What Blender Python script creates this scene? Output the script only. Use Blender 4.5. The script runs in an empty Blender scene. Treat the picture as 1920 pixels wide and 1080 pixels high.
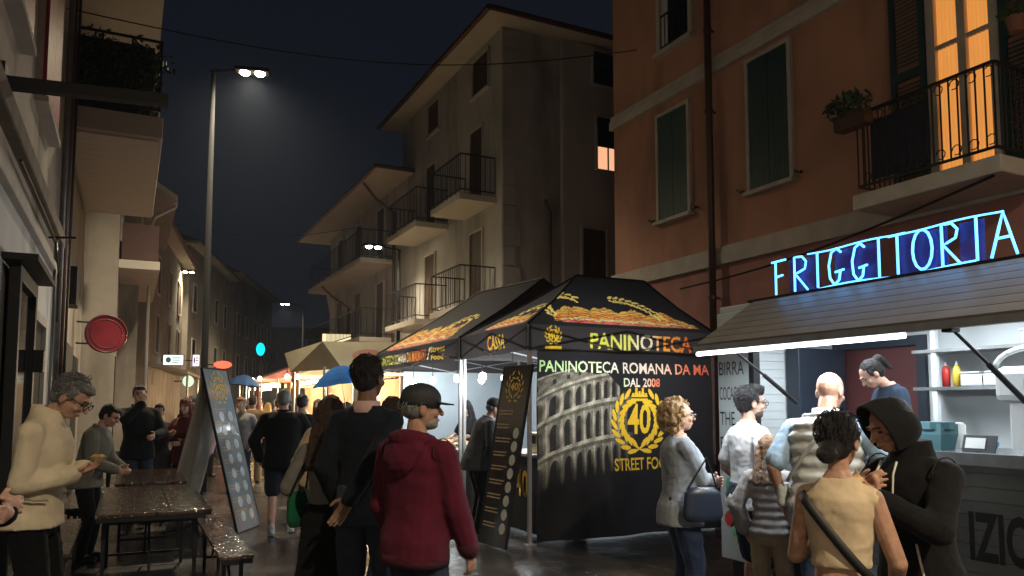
import bpy, math, random
import numpy as np
from mathutils import Vector, Matrix
random.seed(7); rng = np.random.default_rng(7)
RAD = math.radians
sc = bpy.context.scene
COL = sc.collection

# ------------------------------------------------------------------ camera
cd = bpy.data.cameras.new('camera'); cam = bpy.data.objects.new('camera', cd); COL.objects.link(cam)
cam.location = (0, 0, 1.6)
cam.rotation_euler = (RAD(90 + 4.5), 0, RAD(-26.5))
cd.sensor_width = 36; cd.lens = 27.0; cd.shift_y = 0.0556
cd.clip_start = 0.05; cd.clip_end = 2000
sc.camera = cam
sc.render.resolution_x = 1024; sc.render.resolution_y = 576

# ------------------------------------------------------------------ night sky
world = bpy.data.worlds.new('World'); sc.world = world; world.use_nodes = True
wn = world.node_tree; wn.nodes.clear()
wo = wn.nodes.new('ShaderNodeOutputWorld'); wb = wn.nodes.new('ShaderNodeBackground')
wb.inputs[0].default_value = (0.40, 0.50, 0.74, 1); wb.inputs[1].default_value = 0.0072
wn.links.new(wb.outputs[0], wo.inputs[0])
sc.view_settings.view_transform = 'Standard'; sc.view_settings.look = 'None'
sc.view_settings.exposure = 1.15; sc.view_settings.gamma = 1.0
try:
    sc.cycles.use_denoising = True
    sc.cycles.max_bounces = 5; sc.cycles.diffuse_bounces = 2; sc.cycles.glossy_bounces = 3
    sc.cycles.transparent_max_bounces = 12
    sc.cycles.sample_clamp_indirect = 4.0; sc.cycles.caustics_reflective = False; sc.cycles.caustics_refractive = False
except Exception: pass

# ------------------------------------------------------------------ materials
MATS = {}
def mat(name, col, rough=0.7, var=0.18, scale=3.0, bump=0.0, bscale=None, metal=0.0, emit=0.0, ecol=None,
        spec=0.5, stretch=None, dirt=None, coat=0.0, sheen=0.0, trans=0.0):
    if name in MATS: return MATS[name]
    m = bpy.data.materials.new(name); m.use_nodes = True; nt = m.node_tree; N = nt.nodes; L = nt.links
    b = N['Principled BSDF']
    b.inputs['Roughness'].default_value = rough; b.inputs['Metallic'].default_value = metal
    b.inputs['Specular IOR Level'].default_value = spec
    if coat: b.inputs['Coat Weight'].default_value = coat; b.inputs['Coat Roughness'].default_value = 0.08
    if sheen: b.inputs['Sheen Weight'].default_value = sheen
    if trans: b.inputs['Transmission Weight'].default_value = trans
    c = (*col, 1)
    tc = N.new('ShaderNodeTexCoord'); mp = N.new('ShaderNodeMapping'); L.new(tc.outputs['Object'], mp.inputs[0])
    if stretch: mp.inputs['Scale'].default_value = stretch
    if var > 0:
        n = N.new('ShaderNodeTexNoise'); n.inputs['Scale'].default_value = scale; n.inputs['Detail'].default_value = 6
        L.new(mp.outputs[0], n.inputs['Vector'])
        r = N.new('ShaderNodeValToRGB'); r.color_ramp.elements[0].position = 0.3; r.color_ramp.elements[1].position = 0.7
        r.color_ramp.elements[0].color = tuple(x * (1 - var) for x in col) + (1,)
        r.color_ramp.elements[1].color = tuple(min(1, x * (1 + var)) for x in col) + (1,)
        L.new(n.outputs['Fac'], r.inputs[0]); out = r.outputs[0]
        if dirt:
            n2 = N.new('ShaderNodeTexNoise'); n2.inputs['Scale'].default_value = dirt[1]; n2.inputs['Detail'].default_value = 8
            mp2 = N.new('ShaderNodeMapping'); L.new(tc.outputs['Object'], mp2.inputs[0]); mp2.inputs['Scale'].default_value = (1, 1, 0.25)
            L.new(mp2.outputs[0], n2.inputs['Vector'])
            r2 = N.new('ShaderNodeValToRGB'); r2.color_ramp.elements[0].position = 0.5; r2.color_ramp.elements[1].position = 0.75
            L.new(n2.outputs['Fac'], r2.inputs[0])
            mx = N.new('ShaderNodeMix'); mx.data_type = 'RGBA'
            ml = N.new('ShaderNodeMath'); ml.operation = 'MULTIPLY'; ml.inputs[1].default_value = dirt[2]
            L.new(r2.outputs[0], ml.inputs[0]); L.new(ml.outputs[0], mx.inputs[0])
            L.new(out, mx.inputs[6]); mx.inputs[7].default_value = (*dirt[0], 1); out = mx.outputs[2]
        L.new(out, b.inputs['Base Color'])
    else: b.inputs['Base Color'].default_value = c
    if bump > 0:
        n3 = N.new('ShaderNodeTexNoise'); n3.inputs['Scale'].default_value = bscale or scale * 4; n3.inputs['Detail'].default_value = 5
        L.new(mp.outputs[0], n3.inputs['Vector'])
        bp = N.new('ShaderNodeBump'); bp.inputs['Strength'].default_value = bump; bp.inputs['Distance'].default_value = 0.02
        L.new(n3.outputs['Fac'], bp.inputs['Height']); L.new(bp.outputs[0], b.inputs['Normal'])
    if emit > 0:
        b.inputs['Emission Color'].default_value = (*(ecol or col), 1); b.inputs['Emission Strength'].default_value = emit
    MATS[name] = m; return m

def vcol_mat(name, rough=0.6, emit=0.0):
    if name in MATS: return MATS[name]
    m = bpy.data.materials.new(name); m.use_nodes = True; N = m.node_tree.nodes; L = m.node_tree.links
    a = N.new('ShaderNodeAttribute'); a.attribute_name = 'Col'
    b = N['Principled BSDF']; L.new(a.outputs['Color'], b.inputs['Base Color']); b.inputs['Roughness'].default_value = rough
    MATS[name] = m; return m

def cloth_print_mat():
    if 'printed_cloth' in MATS: return MATS['printed_cloth']
    m = bpy.data.materials.new('printed_cloth'); m.use_nodes = True; N = m.node_tree.nodes; L = m.node_tree.links
    a = N.new('ShaderNodeAttribute'); a.attribute_name = 'Col'; b = N['Principled BSDF']; b.inputs['Roughness'].default_value = .55; t = N.new('ShaderNodeBsdfTranslucent'); mx = N.new('ShaderNodeMixShader'); mx.inputs[0].default_value = .42
    L.new(a.outputs['Color'], b.inputs['Base Color']); L.new(a.outputs['Color'], t.inputs['Color']); L.new(b.outputs[0], mx.inputs[1]); L.new(t.outputs[0], mx.inputs[2]); L.new(mx.outputs[0], N['Material Output'].inputs['Surface'])
    MATS['printed_cloth'] = m; return m
def ramp_mat(name, cols, rough=0.6):
    """print whose ink changes from letter to letter along its length"""
    m = bpy.data.materials.new(name); m.use_nodes = True; N = m.node_tree.nodes; L = m.node_tree.links
    tc = N.new('ShaderNodeTexCoord'); s = N.new('ShaderNodeSeparateXYZ'); L.new(tc.outputs['UV'], s.inputs[0])
    r = N.new('ShaderNodeValToRGB'); e = r.color_ramp.elements
    while len(e) < len(cols): e.new(0.5)
    for k, (p, c) in enumerate(cols): e[k].position = p; e[k].color = (*c, 1)
    L.new(s.outputs[0], r.inputs[0]); b = N['Principled BSDF']; L.new(r.outputs[0], b.inputs['Base Color'])
    b.inputs['Roughness'].default_value = rough
    return m

def fabric(name, col, bump=0.25, var=0.12, rough=0.9, sheen=0.04, fold=0.55):
    """cloth: fine weave bump over ridged folds"""
    if name in MATS: return MATS[name]
    m = mat(name, col, rough, var, 9, sheen=sheen, spec=0.22); N = m.node_tree.nodes; L = m.node_tree.links; b = N['Principled BSDF']
    tc = N.new('ShaderNodeTexCoord'); prev = None
    for (sc_, st, dist, typ, sx) in ((3.2, fold*.8, 0.030, 'RIDGED_MULTIFRACTAL', (1.7, 1.7, 0.5)), (8, fold*0.5, 0.012, 'RIDGED_MULTIFRACTAL', (0.9, 0.9, 1.4)), (190, bump*1.4, 0.004, 'FBM', (1, 1, 1))):
        mp = N.new('ShaderNodeMapping'); mp.inputs['Scale'].default_value = sx; mp.inputs['Rotation'].default_value = (0.3, 0.35, 0.2); L.new(tc.outputs['Object'], mp.inputs[0])
        n = N.new('ShaderNodeTexNoise'); n.noise_type = typ; n.inputs['Scale'].default_value = sc_; n.inputs['Detail'].default_value = 1.5; n.inputs['Distortion'].default_value = 1.1; L.new(mp.outputs[0], n.inputs['Vector'])
        bp = N.new('ShaderNodeBump'); bp.inputs['Strength'].default_value = st; bp.inputs['Distance'].default_value = dist; L.new(n.outputs['Fac'], bp.inputs['Height'])
        if prev: L.new(prev.outputs[0], bp.inputs['Normal'])
        prev = bp
    L.new(prev.outputs[0], b.inputs['Normal']); return m

# ------------------------------------------------------------------ mesh helpers
def tag(o, label, cat, group=None):
    o['label'] = label; o['category'] = cat
    if group: o['group'] = group
    return o
def struct(o): o['kind'] = 'structure'; return o
def empty(name, loc=(0, 0, 0), rz=0, scale=1, label=None, cat=None, group=None):
    o = bpy.data.objects.new(name, None); COL.objects.link(o); o.empty_display_size = 0.1
    o.location = loc; o.rotation_euler = (0, 0, rz); o.scale = (scale,) * 3
    if label: tag(o, label, cat, group)
    return o
def norm(v):
    v = np.asarray(v, float); n = np.linalg.norm(v); return v / n if n > 1e-9 else v
def frame_of(d, ref=(0, 0, 1)):
    d = norm(d); ref = np.asarray(ref, float)
    if abs(d @ norm(ref)) > 0.98: ref = np.array((0, 1., 0)) if abs(d[1]) < .9 else np.array((1., 0, 0))
    x = norm(np.cross(ref, d)); y = np.cross(d, x); return x, y, d

class MB:
    def __init__(s): s.v = []; s.f = []; s.c = []
    def add(s, verts, faces, col=None):
        k = len(s.v); s.v.extend([tuple(map(float, p)) for p in verts]); s.f.extend([tuple(i + k for i in f) for f in faces])
        if col is not None: s.c.extend([col] * len(faces))
        return s
    def box(s, lo, hi, col=None):
        x0, y0, z0 = lo; x1, y1, z1 = hi
        return s.add([(x0,y0,z0),(x1,y0,z0),(x1,y1,z0),(x0,y1,z0),(x0,y0,z1),(x1,y0,z1),(x1,y1,z1),(x0,y1,z1)],
              [(0,3,2,1),(4,5,6,7),(0,1,5,4),(1,2,6,5),(2,3,7,6),(3,0,4,7)], col)
    def obox(s, c, ax, ay, az, hx, hy, hz):
        c = np.asarray(c, float); ax, ay, az = (np.asarray(a, float) for a in (ax, ay, az)); P = []
        for k in (-1, 1):
            for (i, j) in ((-1,-1),(1,-1),(1,1),(-1,1)): P.append(c + ax*i*hx + ay*j*hy + az*k*hz)
        return s.add(P, [(0,3,2,1),(4,5,6,7),(0,1,5,4),(1,2,6,5),(2,3,7,6),(3,0,4,7)])
    def bar(s, a, b, w, h=None, ref=(0, 0, 1)):
        a = np.asarray(a, float); b = np.asarray(b, float); h = h or w
        x, y, d = frame_of(b - a, ref); return s.obox((a + b) / 2, x, y, d, w / 2, h / 2, np.linalg.norm(b - a) / 2)
    def loft(s, rings, cap=True):
        n = len(rings[0]); k = len(s.v)
        for r in rings: s.v.extend([tuple(map(float, p)) for p in r])
        for i in range(len(rings) - 1):
            for j in range(n):
                a = k + i*n + j; b = k + i*n + (j+1) % n
                s.f.append((a, b, b + n, a + n))
        if cap:
            s.f.append(tuple(k + j for j in range(n - 1, -1, -1))); e = k + (len(rings)-1)*n
            s.f.append(tuple(e + j for j in range(n)))
        return s
    def tube(s, pts, rad, n=8):
        pts = [np.asarray(p, float) for p in pts]
        if not hasattr(rad, '__len__'): rad = [rad] * len(pts)
        rings = []; px = None
        for i, p in enumerate(pts):
            d = pts[min(i+1, len(pts)-1)] - pts[max(i-1, 0)]
            x, y, d = frame_of(d) if px is None else frame_of(d, py)
            if px is not None and x @ px < 0: x, y = -x, -y
            px, py = x, y
            rings.append([p + rad[i]*(math.cos(t)*x + math.sin(t)*y) for t in np.linspace(0, 2*math.pi, n, endpoint=False)])
        return s.loft(rings)
    def cap(s, p0, p1, r0, r1, n=10, m=3):
        p0 = np.asarray(p0, float); p1 = np.asarray(p1, float)
        if np.linalg.norm(p1 - p0) < 1e-6: return s.ell(p0, (r0, r0, r0))
        x, y, d = frame_of(p1 - p0); rings = []
        T = np.linspace(0, 2*math.pi, n, endpoint=False)
        for a in np.linspace(-math.pi/2*0.92, 0, m + 1): rings.append([p0 + d*r0*math.sin(a) + r0*math.cos(a)*(math.cos(t)*x + math.sin(t)*y) for t in T])
        for a in np.linspace(0, math.pi/2*0.92, m + 1): rings.append([p1 + d*r1*math.sin(a) + r1*math.cos(a)*(math.cos(t)*x + math.sin(t)*y) for t in T])
        return s.loft(rings)
    def ell(s, c, r, R=None, nu=14, nv=9):
        c = np.asarray(c, float); R = np.eye(3) if R is None else R; rings = []
        for a in np.linspace(-math.pi/2*0.96, math.pi/2*0.96, nv):
            rings.append([c + R @ np.array((r[0]*math.cos(a)*math.cos(t), r[1]*math.cos(a)*math.sin(t), r[2]*math.sin(a))) for t in np.linspace(0, 2*math.pi, nu, endpoint=False)])
        return s.loft(rings)
    def disc(s, c, x, y, rx, ry, n=14, col=None):
        c = np.asarray(c, float); x = np.asarray(x, float); y = np.asarray(y, float)
        return s.add([c + x*rx*math.cos(t) + y*ry*math.sin(t) for t in np.linspace(0, 2*math.pi, n, endpoint=False)], [tuple(range(n))], col)
    def mesh(s, name, mt=None, smooth=False):
        me = bpy.data.meshes.new(name); me.from_pydata(s.v, [], s.f)
        if mt: me.materials.append(mt)
        if s.c:
            at = me.color_attributes.new('Col', 'FLOAT_COLOR', 'CORNER'); k = 0
            arr = np.ones((len(me.loops), 4), np.float32)
            for f, c in zip(s.f, s.c): arr[k:k+len(f), :3] = c; k += len(f)
            at.data.foreach_set('color', arr.ravel())
        if smooth: me.polygons.foreach_set('use_smooth', [True] * len(me.polygons))
        me.update(); return me
    def build(s, name, mt, parent=None, smooth=False, bevel=0.0, voxel=0, relax=0, wrinkle=None, loc=None):
        me = s.mesh(name, mt, smooth); return mesh_obj(name, me, parent, bevel, voxel, relax, wrinkle, loc)
TEX = {}
def clouds(size, depth=2):
    k = (size, depth)
    if k not in TEX:
        t = bpy.data.textures.new('folds', 'CLOUDS'); t.noise_scale = size; t.noise_depth = depth; TEX[k] = t
    return TEX[k]
def mesh_obj(name, me, parent=None, bevel=0.0, voxel=0, relax=0, wrinkle=None, loc=None):
    o = bpy.data.objects.new(name, me); COL.objects.link(o); o.parent = parent
    if loc is not None: o.location = loc
    if bevel:
        b = o.modifiers.new('bevel', 'BEVEL'); b.width = bevel; b.segments = 2; b.limit_method = 'ANGLE'
    if voxel:
        r = o.modifiers.new('remesh', 'REMESH'); r.mode = 'VOXEL'; r.voxel_size = voxel; r.use_smooth_shade = True
    if relax:
        r = o.modifiers.new('relax', 'SMOOTH'); r.factor = 0.5; r.iterations = relax
    if wrinkle:
        for (st, size) in wrinkle:
            d = o.modifiers.new('folds', 'DISPLACE'); d.texture = clouds(size); d.strength = st; d.mid_level = 0.5; d.texture_coords = 'GLOBAL'
    return o
def share(name, me, parent, loc=(0, 0, 0), rz=0):
    o = bpy.data.objects.new(name, me); COL.objects.link(o); o.parent = parent; o.location = loc; o.rotation_euler = (0, 0, rz); return o
def bx(name, lo, hi, mt, parent=None, bevel=0.0):
    return MB().box(lo, hi).build(name, mt, parent, bevel=bevel)

def print_text(body, o, r, up, w, h, mt, parent, name='lettering', thick=0.0015, fn=None, bold=0.0):
    """flat lettering fitted into w x h on the plane o + a*r + b*up"""
    c = bpy.data.curves.new('t', 'FONT'); c.body = body; c.size = 1; c.resolution_u = 3; c.offset = bold
    t = bpy.data.objects.new('t', c); COL.objects.link(t)
    dg = bpy.context.evaluated_depsgraph_get(); dg.update(); me = bpy.data.meshes.new_from_object(t.evaluated_get(dg))
    bpy.data.objects.remove(t); bpy.data.curves.remove(c)
    n = len(me.vertices); co = np.empty(n*3, np.float32); me.vertices.foreach_get('co', co); co = co.reshape(-1, 3)
    lo = co.min(0); hi = co.max(0); a = (co[:, 0]-lo[0])/(hi[0]-lo[0]); b = (co[:, 1]-lo[1])/max(hi[1]-lo[1], 1e-6)
    o = np.asarray(o, float); r = norm(r); up = norm(up); nr = np.cross(r, up)
    if fn is None: P = o + np.outer(a*w, r) + np.outer(b*h, up) + nr*thick
    else: P = np.array([fn(x*w, y*h) for x, y in zip(a, b)])
    me.vertices.foreach_set('co', P.astype(np.float32).ravel())
    uv = me.uv_layers.new(name='UVMap'); li = np.empty(len(me.loops), np.int32); me.loops.foreach_get('vertex_index', li)
    uv.data.foreach_set('uv', np.stack([a[li], b[li]], 1).astype(np.float32).ravel())
    me.materials.clear(); me.materials.append(mt); me.update()
    return mesh_obj(name, me, parent)

def text_raster(body, w, h, bold=0.0, res=0.004):
    """lettering as a coverage grid over w x h metres, for inks printed into a cloth"""
    c = bpy.data.curves.new('t', 'FONT'); c.body = body; c.size = 1; c.resolution_u = 3; c.offset = bold
    t = bpy.data.objects.new('t', c); COL.objects.link(t)
    dg = bpy.context.evaluated_depsgraph_get(); dg.update(); me = bpy.data.meshes.new_from_object(t.evaluated_get(dg)); bpy.data.objects.remove(t); bpy.data.curves.remove(c)
    me.calc_loop_triangles(); co = np.array([v.co[:2] for v in me.vertices]); lo, hi = co.min(0), co.max(0); co = (co-lo)/(hi-lo)*np.array((w, h))
    nx, ny = int(w/res)+2, int(h/res)+2; g = np.zeros((nx, ny), bool)
    for tr in me.loop_triangles:
        a, b_, d = co[list(tr.vertices)]; x0, y0 = (np.minimum(np.minimum(a, b_), d)/res).astype(int); x1, y1 = (np.maximum(np.maximum(a, b_), d)/res).astype(int)+1
        X, Y = np.meshgrid((np.arange(x0, x1+1)+.5)*res, (np.arange(y0, y1+1)+.5)*res, indexing='ij'); e = lambda p, q: (q[0]-p[0])*(Y-p[1])-(q[1]-p[1])*(X-p[0])
        s1, s2, s3 = e(a, b_), e(b_, d), e(d, a); ok = ((s1 >= 0) & (s2 >= 0) & (s3 >= 0)) | ((s1 <= 0) & (s2 <= 0) & (s3 <= 0)); ok = ok[:max(0, nx-x0), :max(0, ny-y0)]; g[x0:x0+ok.shape[0], y0:y0+ok.shape[1]] |= ok
    bpy.data.meshes.remove(me)
    return g, res, w, h
def ink_at(r, x, y):
    g, res, w, h = r
    if x < 0 or y < 0 or x >= w or y >= h: return False
    return g[int(x/res), int(y/res)]
def grad(cols, t):
    ps = [c[0] for c in cols]; return tuple(np.interp(t, ps, [c[1][k] for c in cols]) for k in range(3))
# ------------------------------------------------------------------ people
def rotx(a): c, s = math.cos(a), math.sin(a); return np.array(((1,0,0),(0,c,-s),(0,s,c)))
def roty(a): c, s = math.cos(a), math.sin(a); return np.array(((c,0,s),(0,1,0),(-s,0,c)))
def rotz(a): c, s = math.cos(a), math.sin(a); return np.array(((c,-s,0),(s,c,0),(0,0,1)))
def sstep(x): x = min(1, max(0, x)); return x*x*(3-2*x)
def ik(a, b, la, lb, pole):
    a = np.asarray(a, float); b = np.asarray(b, float); d = b - a; L = np.linalg.norm(d); mx = (la + lb)*0.995
    if L > mx: b = a + d/L*mx; d = b - a; L = mx
    u = d / L; x = (la*la - lb*lb + L*L)/(2*L); hgt = math.sqrt(max(la*la - x*x, 0))
    p = np.asarray(pole, float); p = norm(p - u*(p @ u)); return a + u*x + p*hgt, b

def add_hand(mb, w, d, pn, side, curl=0.5, spread=1.0):
    w = np.asarray(w, float); d = norm(d); pn = np.asarray(pn, float); pn = norm(pn - d*(pn @ d)); th = np.cross(d, pn)*(1 if side > 0 else -1)
    R = np.stack([th, d, pn], 1)
    mb.ell(w + d*0.05, (0.041, 0.058, 0.017), R)
    mb.cap(w - d*0.03, w + d*0.03, 0.027, 0.029)
    for k, (off, ln) in enumerate(((0.031, 0.072), (0.0105, 0.082), (-0.0105, 0.076), (-0.031, 0.060))):
        p = w + d*0.088 + th*off*spread; dd = norm(d + th*off*2.5*(spread - 0.8)); r = 0.0095
        for seg, f in enumerate((0.45, 0.32, 0.25)):
            c = curl*(0.75 + 0.1*k)*(0.55 if seg == 0 else 1.0); dd = norm(dd*math.cos(c) + np.cross(np.cross(dd, pn), dd)*math.sin(c))
            q = p + dd*ln*f*1.15; mb.cap(p, q, r, r*0.92, 8, 2); p = q; r *= 0.92
    p = w + d*0.02 + th*0.03; q = p + norm(d*0.7 + th*0.75 + pn*0.25)*0.045; mb.cap(p, q, 0.0145, 0.0115, 8, 2)
    mb.cap(q, q + norm(d*0.9 + th*0.15 + pn*(0.3 + curl*0.4))*0.034, 0.0115, 0.0095, 8, 2)

SKIN = {'light': (0.50, 0.30, 0.22), 'mid': (0.40, 0.225, 0.155), 'dark': (0.16, 0.085, 0.055)}
def skin_mat(k): return mat('skin_' + k, SKIN[k], 0.48, 0.22, 22, 0.12, 90, spec=0.4, dirt=((SKIN[k][0]*.85, SKIN[k][1]*.55, SKIN[k][2]*.5), 16, .5))

TORSO = [(.80,.125,.10,0),(.86,.158,.118,-.012),(.93,.165,.122,-.012),(1.02,.150,.108,0),(1.12,.146,.104,.004),(1.24,.163,.116,.010),(1.33,.174,.116,.004),(1.395,.155,.100,-.008),(1.445,.100,.076,-.012),(1.50,.060,.058,-.005)]
def torso_at(z, fem, bulk):
    zs = [t[0] for t in TORSO]; g = [np.interp(z, zs, [t[k] for t in TORSO]) for k in (1, 2, 3)]
    if fem:
        w = math.exp(-((z-1.10)/0.13)**2); g[0] *= (0.93 - 0.13*w + 0.06*math.exp(-((z-.90)/0.08)**2)); g[1] *= 0.94 - 0.06*w
        bu = math.exp(-((z-1.27)/0.07)**2); g[1] += 0.018*bu; g[2] += 0.018*bu
    g[0] *= bulk; g[1] *= 1 + (bulk-1)*1.5
    if bulk > 1.05:
        w = math.exp(-((z-1.08)/0.16)**2); g[1] += 0.035*w*(bulk-1)/0.12; g[2] += 0.025*w*(bulk-1)/0.12
    return g

def person(label, loc, heading, H=1.75, fem=False, bulk=1.0, shw=1.0, skin='light', lean=0, twist=0, side=0, head=(0, 0), hipz=None,
           rh=None, lh=None, relbow=None, lelbow=None, rhand=None, lhand=None, rf=None, lf=None, lod=1,
           top=None, bottom=None, shoe=None, hair=None, cap=None, glasses=False, beard=None, face=True, over=None, group=None, head_tilt=0, curl=(0.5, 0.5)):
    """standing or sitting figure; local +Y is where it faces. All lengths for a 1.75 m body, scaled by the empty."""
    root = empty('person', loc, -RAD(heading), H/1.75, label, 'person', group)
    vb, vg = {0: (0.006, 0.010), 1: (0.009, 0.014), 2: (0.016, 0.020), 3: (0.022, 0.026)}[lod]
    sw = (0.165 if fem else 0.188*min(bulk, 1.06))*shw
    dz = 0 if hipz is None else hipz - 0.93
    LE, TW, SD = RAD(lean), RAD(twist), RAD(side)
    def T(p):
        p = np.asarray(p, float); s = sstep((p[2]-0.82)/0.36); q = p - (0, 0, 0.93)
        q = rotx(-LE*s) @ roty(SD*s) @ rotz(-TW*s) @ q; return q + (0, 0, 0.93 + dz)
    nk = np.array((0, -0.008, 1.475)); HR = rotz(-RAD(head[0])) @ rotx(-RAD(head[1])) @ roty(RAD(head_tilt))
    if head[1] > 0: nk = nk + (0, 0.0006*head[1], 0)
    TH = rotx(-LE) @ roty(SD) @ rotz(-TW)
    def HD(p): return T(nk) + TH @ (HR @ (np.asarray(p, float) + (0, 0.022, 0.158)))
    RH = TH @ HR
    sk = skin_mat(skin)
    def ring(z, rx, ry, y, n=20, pw=2.4):
        out = []
        for t in np.linspace(0, 2*math.pi, n, endpoint=False):
            c, s = math.cos(t), math.sin(t); k = (abs(c)**pw + abs(s)**pw)**(-1/pw)
            out.append(T((rx*c*k, y + ry*s*k, z)))
        return out
    arms = []
    for sgn, tgt, pole in ((1, rh, relbow), (-1, lh, lelbow)):
        S = T((sgn*sw, -0.006, 1.385)); t = np.asarray(tgt if tgt is not None else (sgn*0.255, 0.03, 0.885), float)
        pole = T(np.asarray(pole if pole is not None else (sgn*0.9, -0.9, -0.2), float) + (0, 0, 1.2)) - T((0, 0, 1.2))
        e, w = ik(S, T(t), 0.285, 0.255, pole); arms.append((S, e, w))
    hips, legs = [], []
    for sgn, ft in ((1, rf), (-1, lf)):
        hp = np.array((sgn*0.088, 0, 0.90 + dz)); f = np.asarray(ft if ft is not None else (sgn*0.10, 0, 0.075), float)
        k, a = ik(hp, f, 0.425, 0.415, (sgn*0.1, 1, 0.05 if hipz is None else 0.6)); legs.append((hp, k, a))
    # body
    b = MB()
    b.loft([ring(z, *torso_at(z, fem, bulk)) for z in (.80,.86,.93,1.02,1.12,1.24,1.34,1.41,1.455,1.50)])
    b.cap(T((0, -0.01, 1.44)), HD((0, -0.022, -0.07)), 0.060 if not fem else 0.050, 0.054 if not fem else 0.046)
    b.ell(HD((0, -0.012, 0.026)), (0.076, 0.097, 0.090), RH); b.ell(HD((0, 0.012, -0.03)), (0.064, 0.080, 0.085), RH)
    b.ell(HD((0, 0.040, -0.076)), (0.042, 0.045, 0.036), RH)
    b.cap(HD((0, 0.088, 0.015)), HD((0, 0.111, -0.022)), 0.009, 0.0145); b.cap(HD((-0.024, 0.087, 0.03)), HD((0.024, 0.087, 0.03)), 0.012, 0.012)
    for s in (-1, 1):
        b.ell(HD((s*0.078, -0.012, -0.012)), (0.009, 0.021, 0.034), RH); b.ell(HD((s*0.040, 0.062, -0.025)), (0.022, 0.024, 0.022), RH)
    b.ell(HD((0, 0.083, -0.054)), (0.024, 0.016, 0.007), RH); b.ell(HD((0, 0.080, -0.066)), (0.021, 0.016, 0.008), RH)
    for (S, e, w), sgn, hs, cu in zip(arms, (1, -1), (rhand, lhand), curl):
        b.cap(S, e, 0.052*bulk, 0.040); b.cap(e, w, 0.041, 0.028)
        d = norm(w - e); pn = np.array((-sgn, 0.1, 0.0))
        if hs is not None:
            d = TH @ norm(hs[0]); pn = TH @ norm(hs[1])
        add_hand(b, w, d, pn, sgn, cu)
    for hp, k, a in legs:
        b.cap(hp, k, 0.082*bulk, 0.056); b.cap(k, a, 0.056, 0.040); b.cap(k + (a-k)*0.25 - (0, 0.012, 0), k + (a-k)*0.5, 0.052, 0.045)
        b.cap(a, a + np.array((0, 0.11, -0.035)), 0.036, 0.032)
    b.build('body', sk, root, voxel=vb, relax=2, smooth=True)
    if face and lod <= 1:
        for s in (-1, 1):
            MB().ell(HD((s*0.031, 0.078, 0.008)), (0.011, 0.009, 0.0065), RH, 8, 5).build('eye', mat('eye_dark', (0.02, 0.014, 0.012), 0.15, 0), root, smooth=True)
            MB().cap(HD((s*0.017, 0.096, 0.033)), HD((s*0.050, 0.084, 0.034)), 0.005, 0.004, 6, 2).build('eyebrow', mat('brow', (0.03, 0.02, 0.015), 0.9, 0), root, smooth=True)
        MB().cap(HD((-0.019, 0.094, -0.060)), HD((0.019, 0.094, -0.060)), 0.0035, 0.0035, 6, 2).build('lips', mat('lip', (0.30, 0.10, 0.08), 0.5, 0), root, smooth=True)
    # bottoms
    if bottom:
        ln = bottom.get('len', 1.0); t = bottom.get('t', 0.014); m = MB()
        m.loft([ring(z, *(lambda g: (g[0]+t, g[1]+t, g[2]))(torso_at(z, fem, bulk))) for z in (.80,.86,.93,1.0, bottom.get('waist', 1.03))])
        for hp, k, a in legs:
            e1 = k if ln >= 0.5 else hp + (k-hp)*ln*2
            m.cap(hp, e1, 0.088*bulk + t, (0.060 + t) if ln >= .5 else 0.075 + t)
            if ln > 0.5:
                e2 = k + (a-k)*min(1.0, (ln-0.5)*2)*1.02; m.cap(k, e2, 0.060 + t, bottom.get('cuff', 0.052) + t)
                m.cap(k + (a-k)*0.5, e2, 0.056 + t, bottom.get('cuff', 0.052) + t*1.2)
        if bottom.get('skirt'):
            m = MB(); zz = np.linspace(1.03, bottom['skirt'], 7)
            m.loft([ring(z, 0.16 + 0.10*(1.03-z), 0.125 + 0.09*(1.03-z), 0) for z in zz][::-1])
        m.build(bottom.get('name', 'trousers'), bottom['mat'], root, voxel=vg, relax=2, wrinkle=[(0.016, 0.09), (0.008, 0.035)], smooth=True)
    if shoe:
        for hp, k, a in legs:
            m = MB(); c = a + np.array((0, 0.055, -0.035)); m.ell(c, (0.044, 0.135, 0.040)); m.cap(a + (0, 0, 0.02), a - (0, 0, 0.02), 0.047, 0.047)
            m.box(c + (-0.04, -0.115, -0.040), c + (0.04, 0.115, -0.015)); m.build('shoe', shoe, root, voxel=0.010 if lod < 2 else 0.018, relax=2, smooth=True)
    # tops (base layer first, outer layer after)
    for layer in (top, over):
        if not layer: continue
        t = layer.get('t', 0.018); hem = layer.get('hem', 0.87); sl = layer.get('sleeve', 1.0); neck = layer.get('neck', 1.475); m = MB(); q = layer.get('quilt')
        zs = np.arange(hem, neck, 0.012 if q else 0.05).tolist() + [neck]; rings = []
        for z in zs:
            g = torso_at(max(z, .93 if hem < .93 else z), fem, bulk); tt = t
            if z < 1.02: tt = t + layer.get('flare', 0.012)*(1.02-z)/0.15
            if z > 1.40: tt = t*max(0.35, 1-(z-1.40)*6)
            if q: tt = t + q[1]*(abs(math.sin(math.pi*(z-hem)/q[0])) - 0.5)
            rings.append(ring(z, g[0]+tt, g[1]+tt, g[2], 24))
        m.loft(rings)
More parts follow.
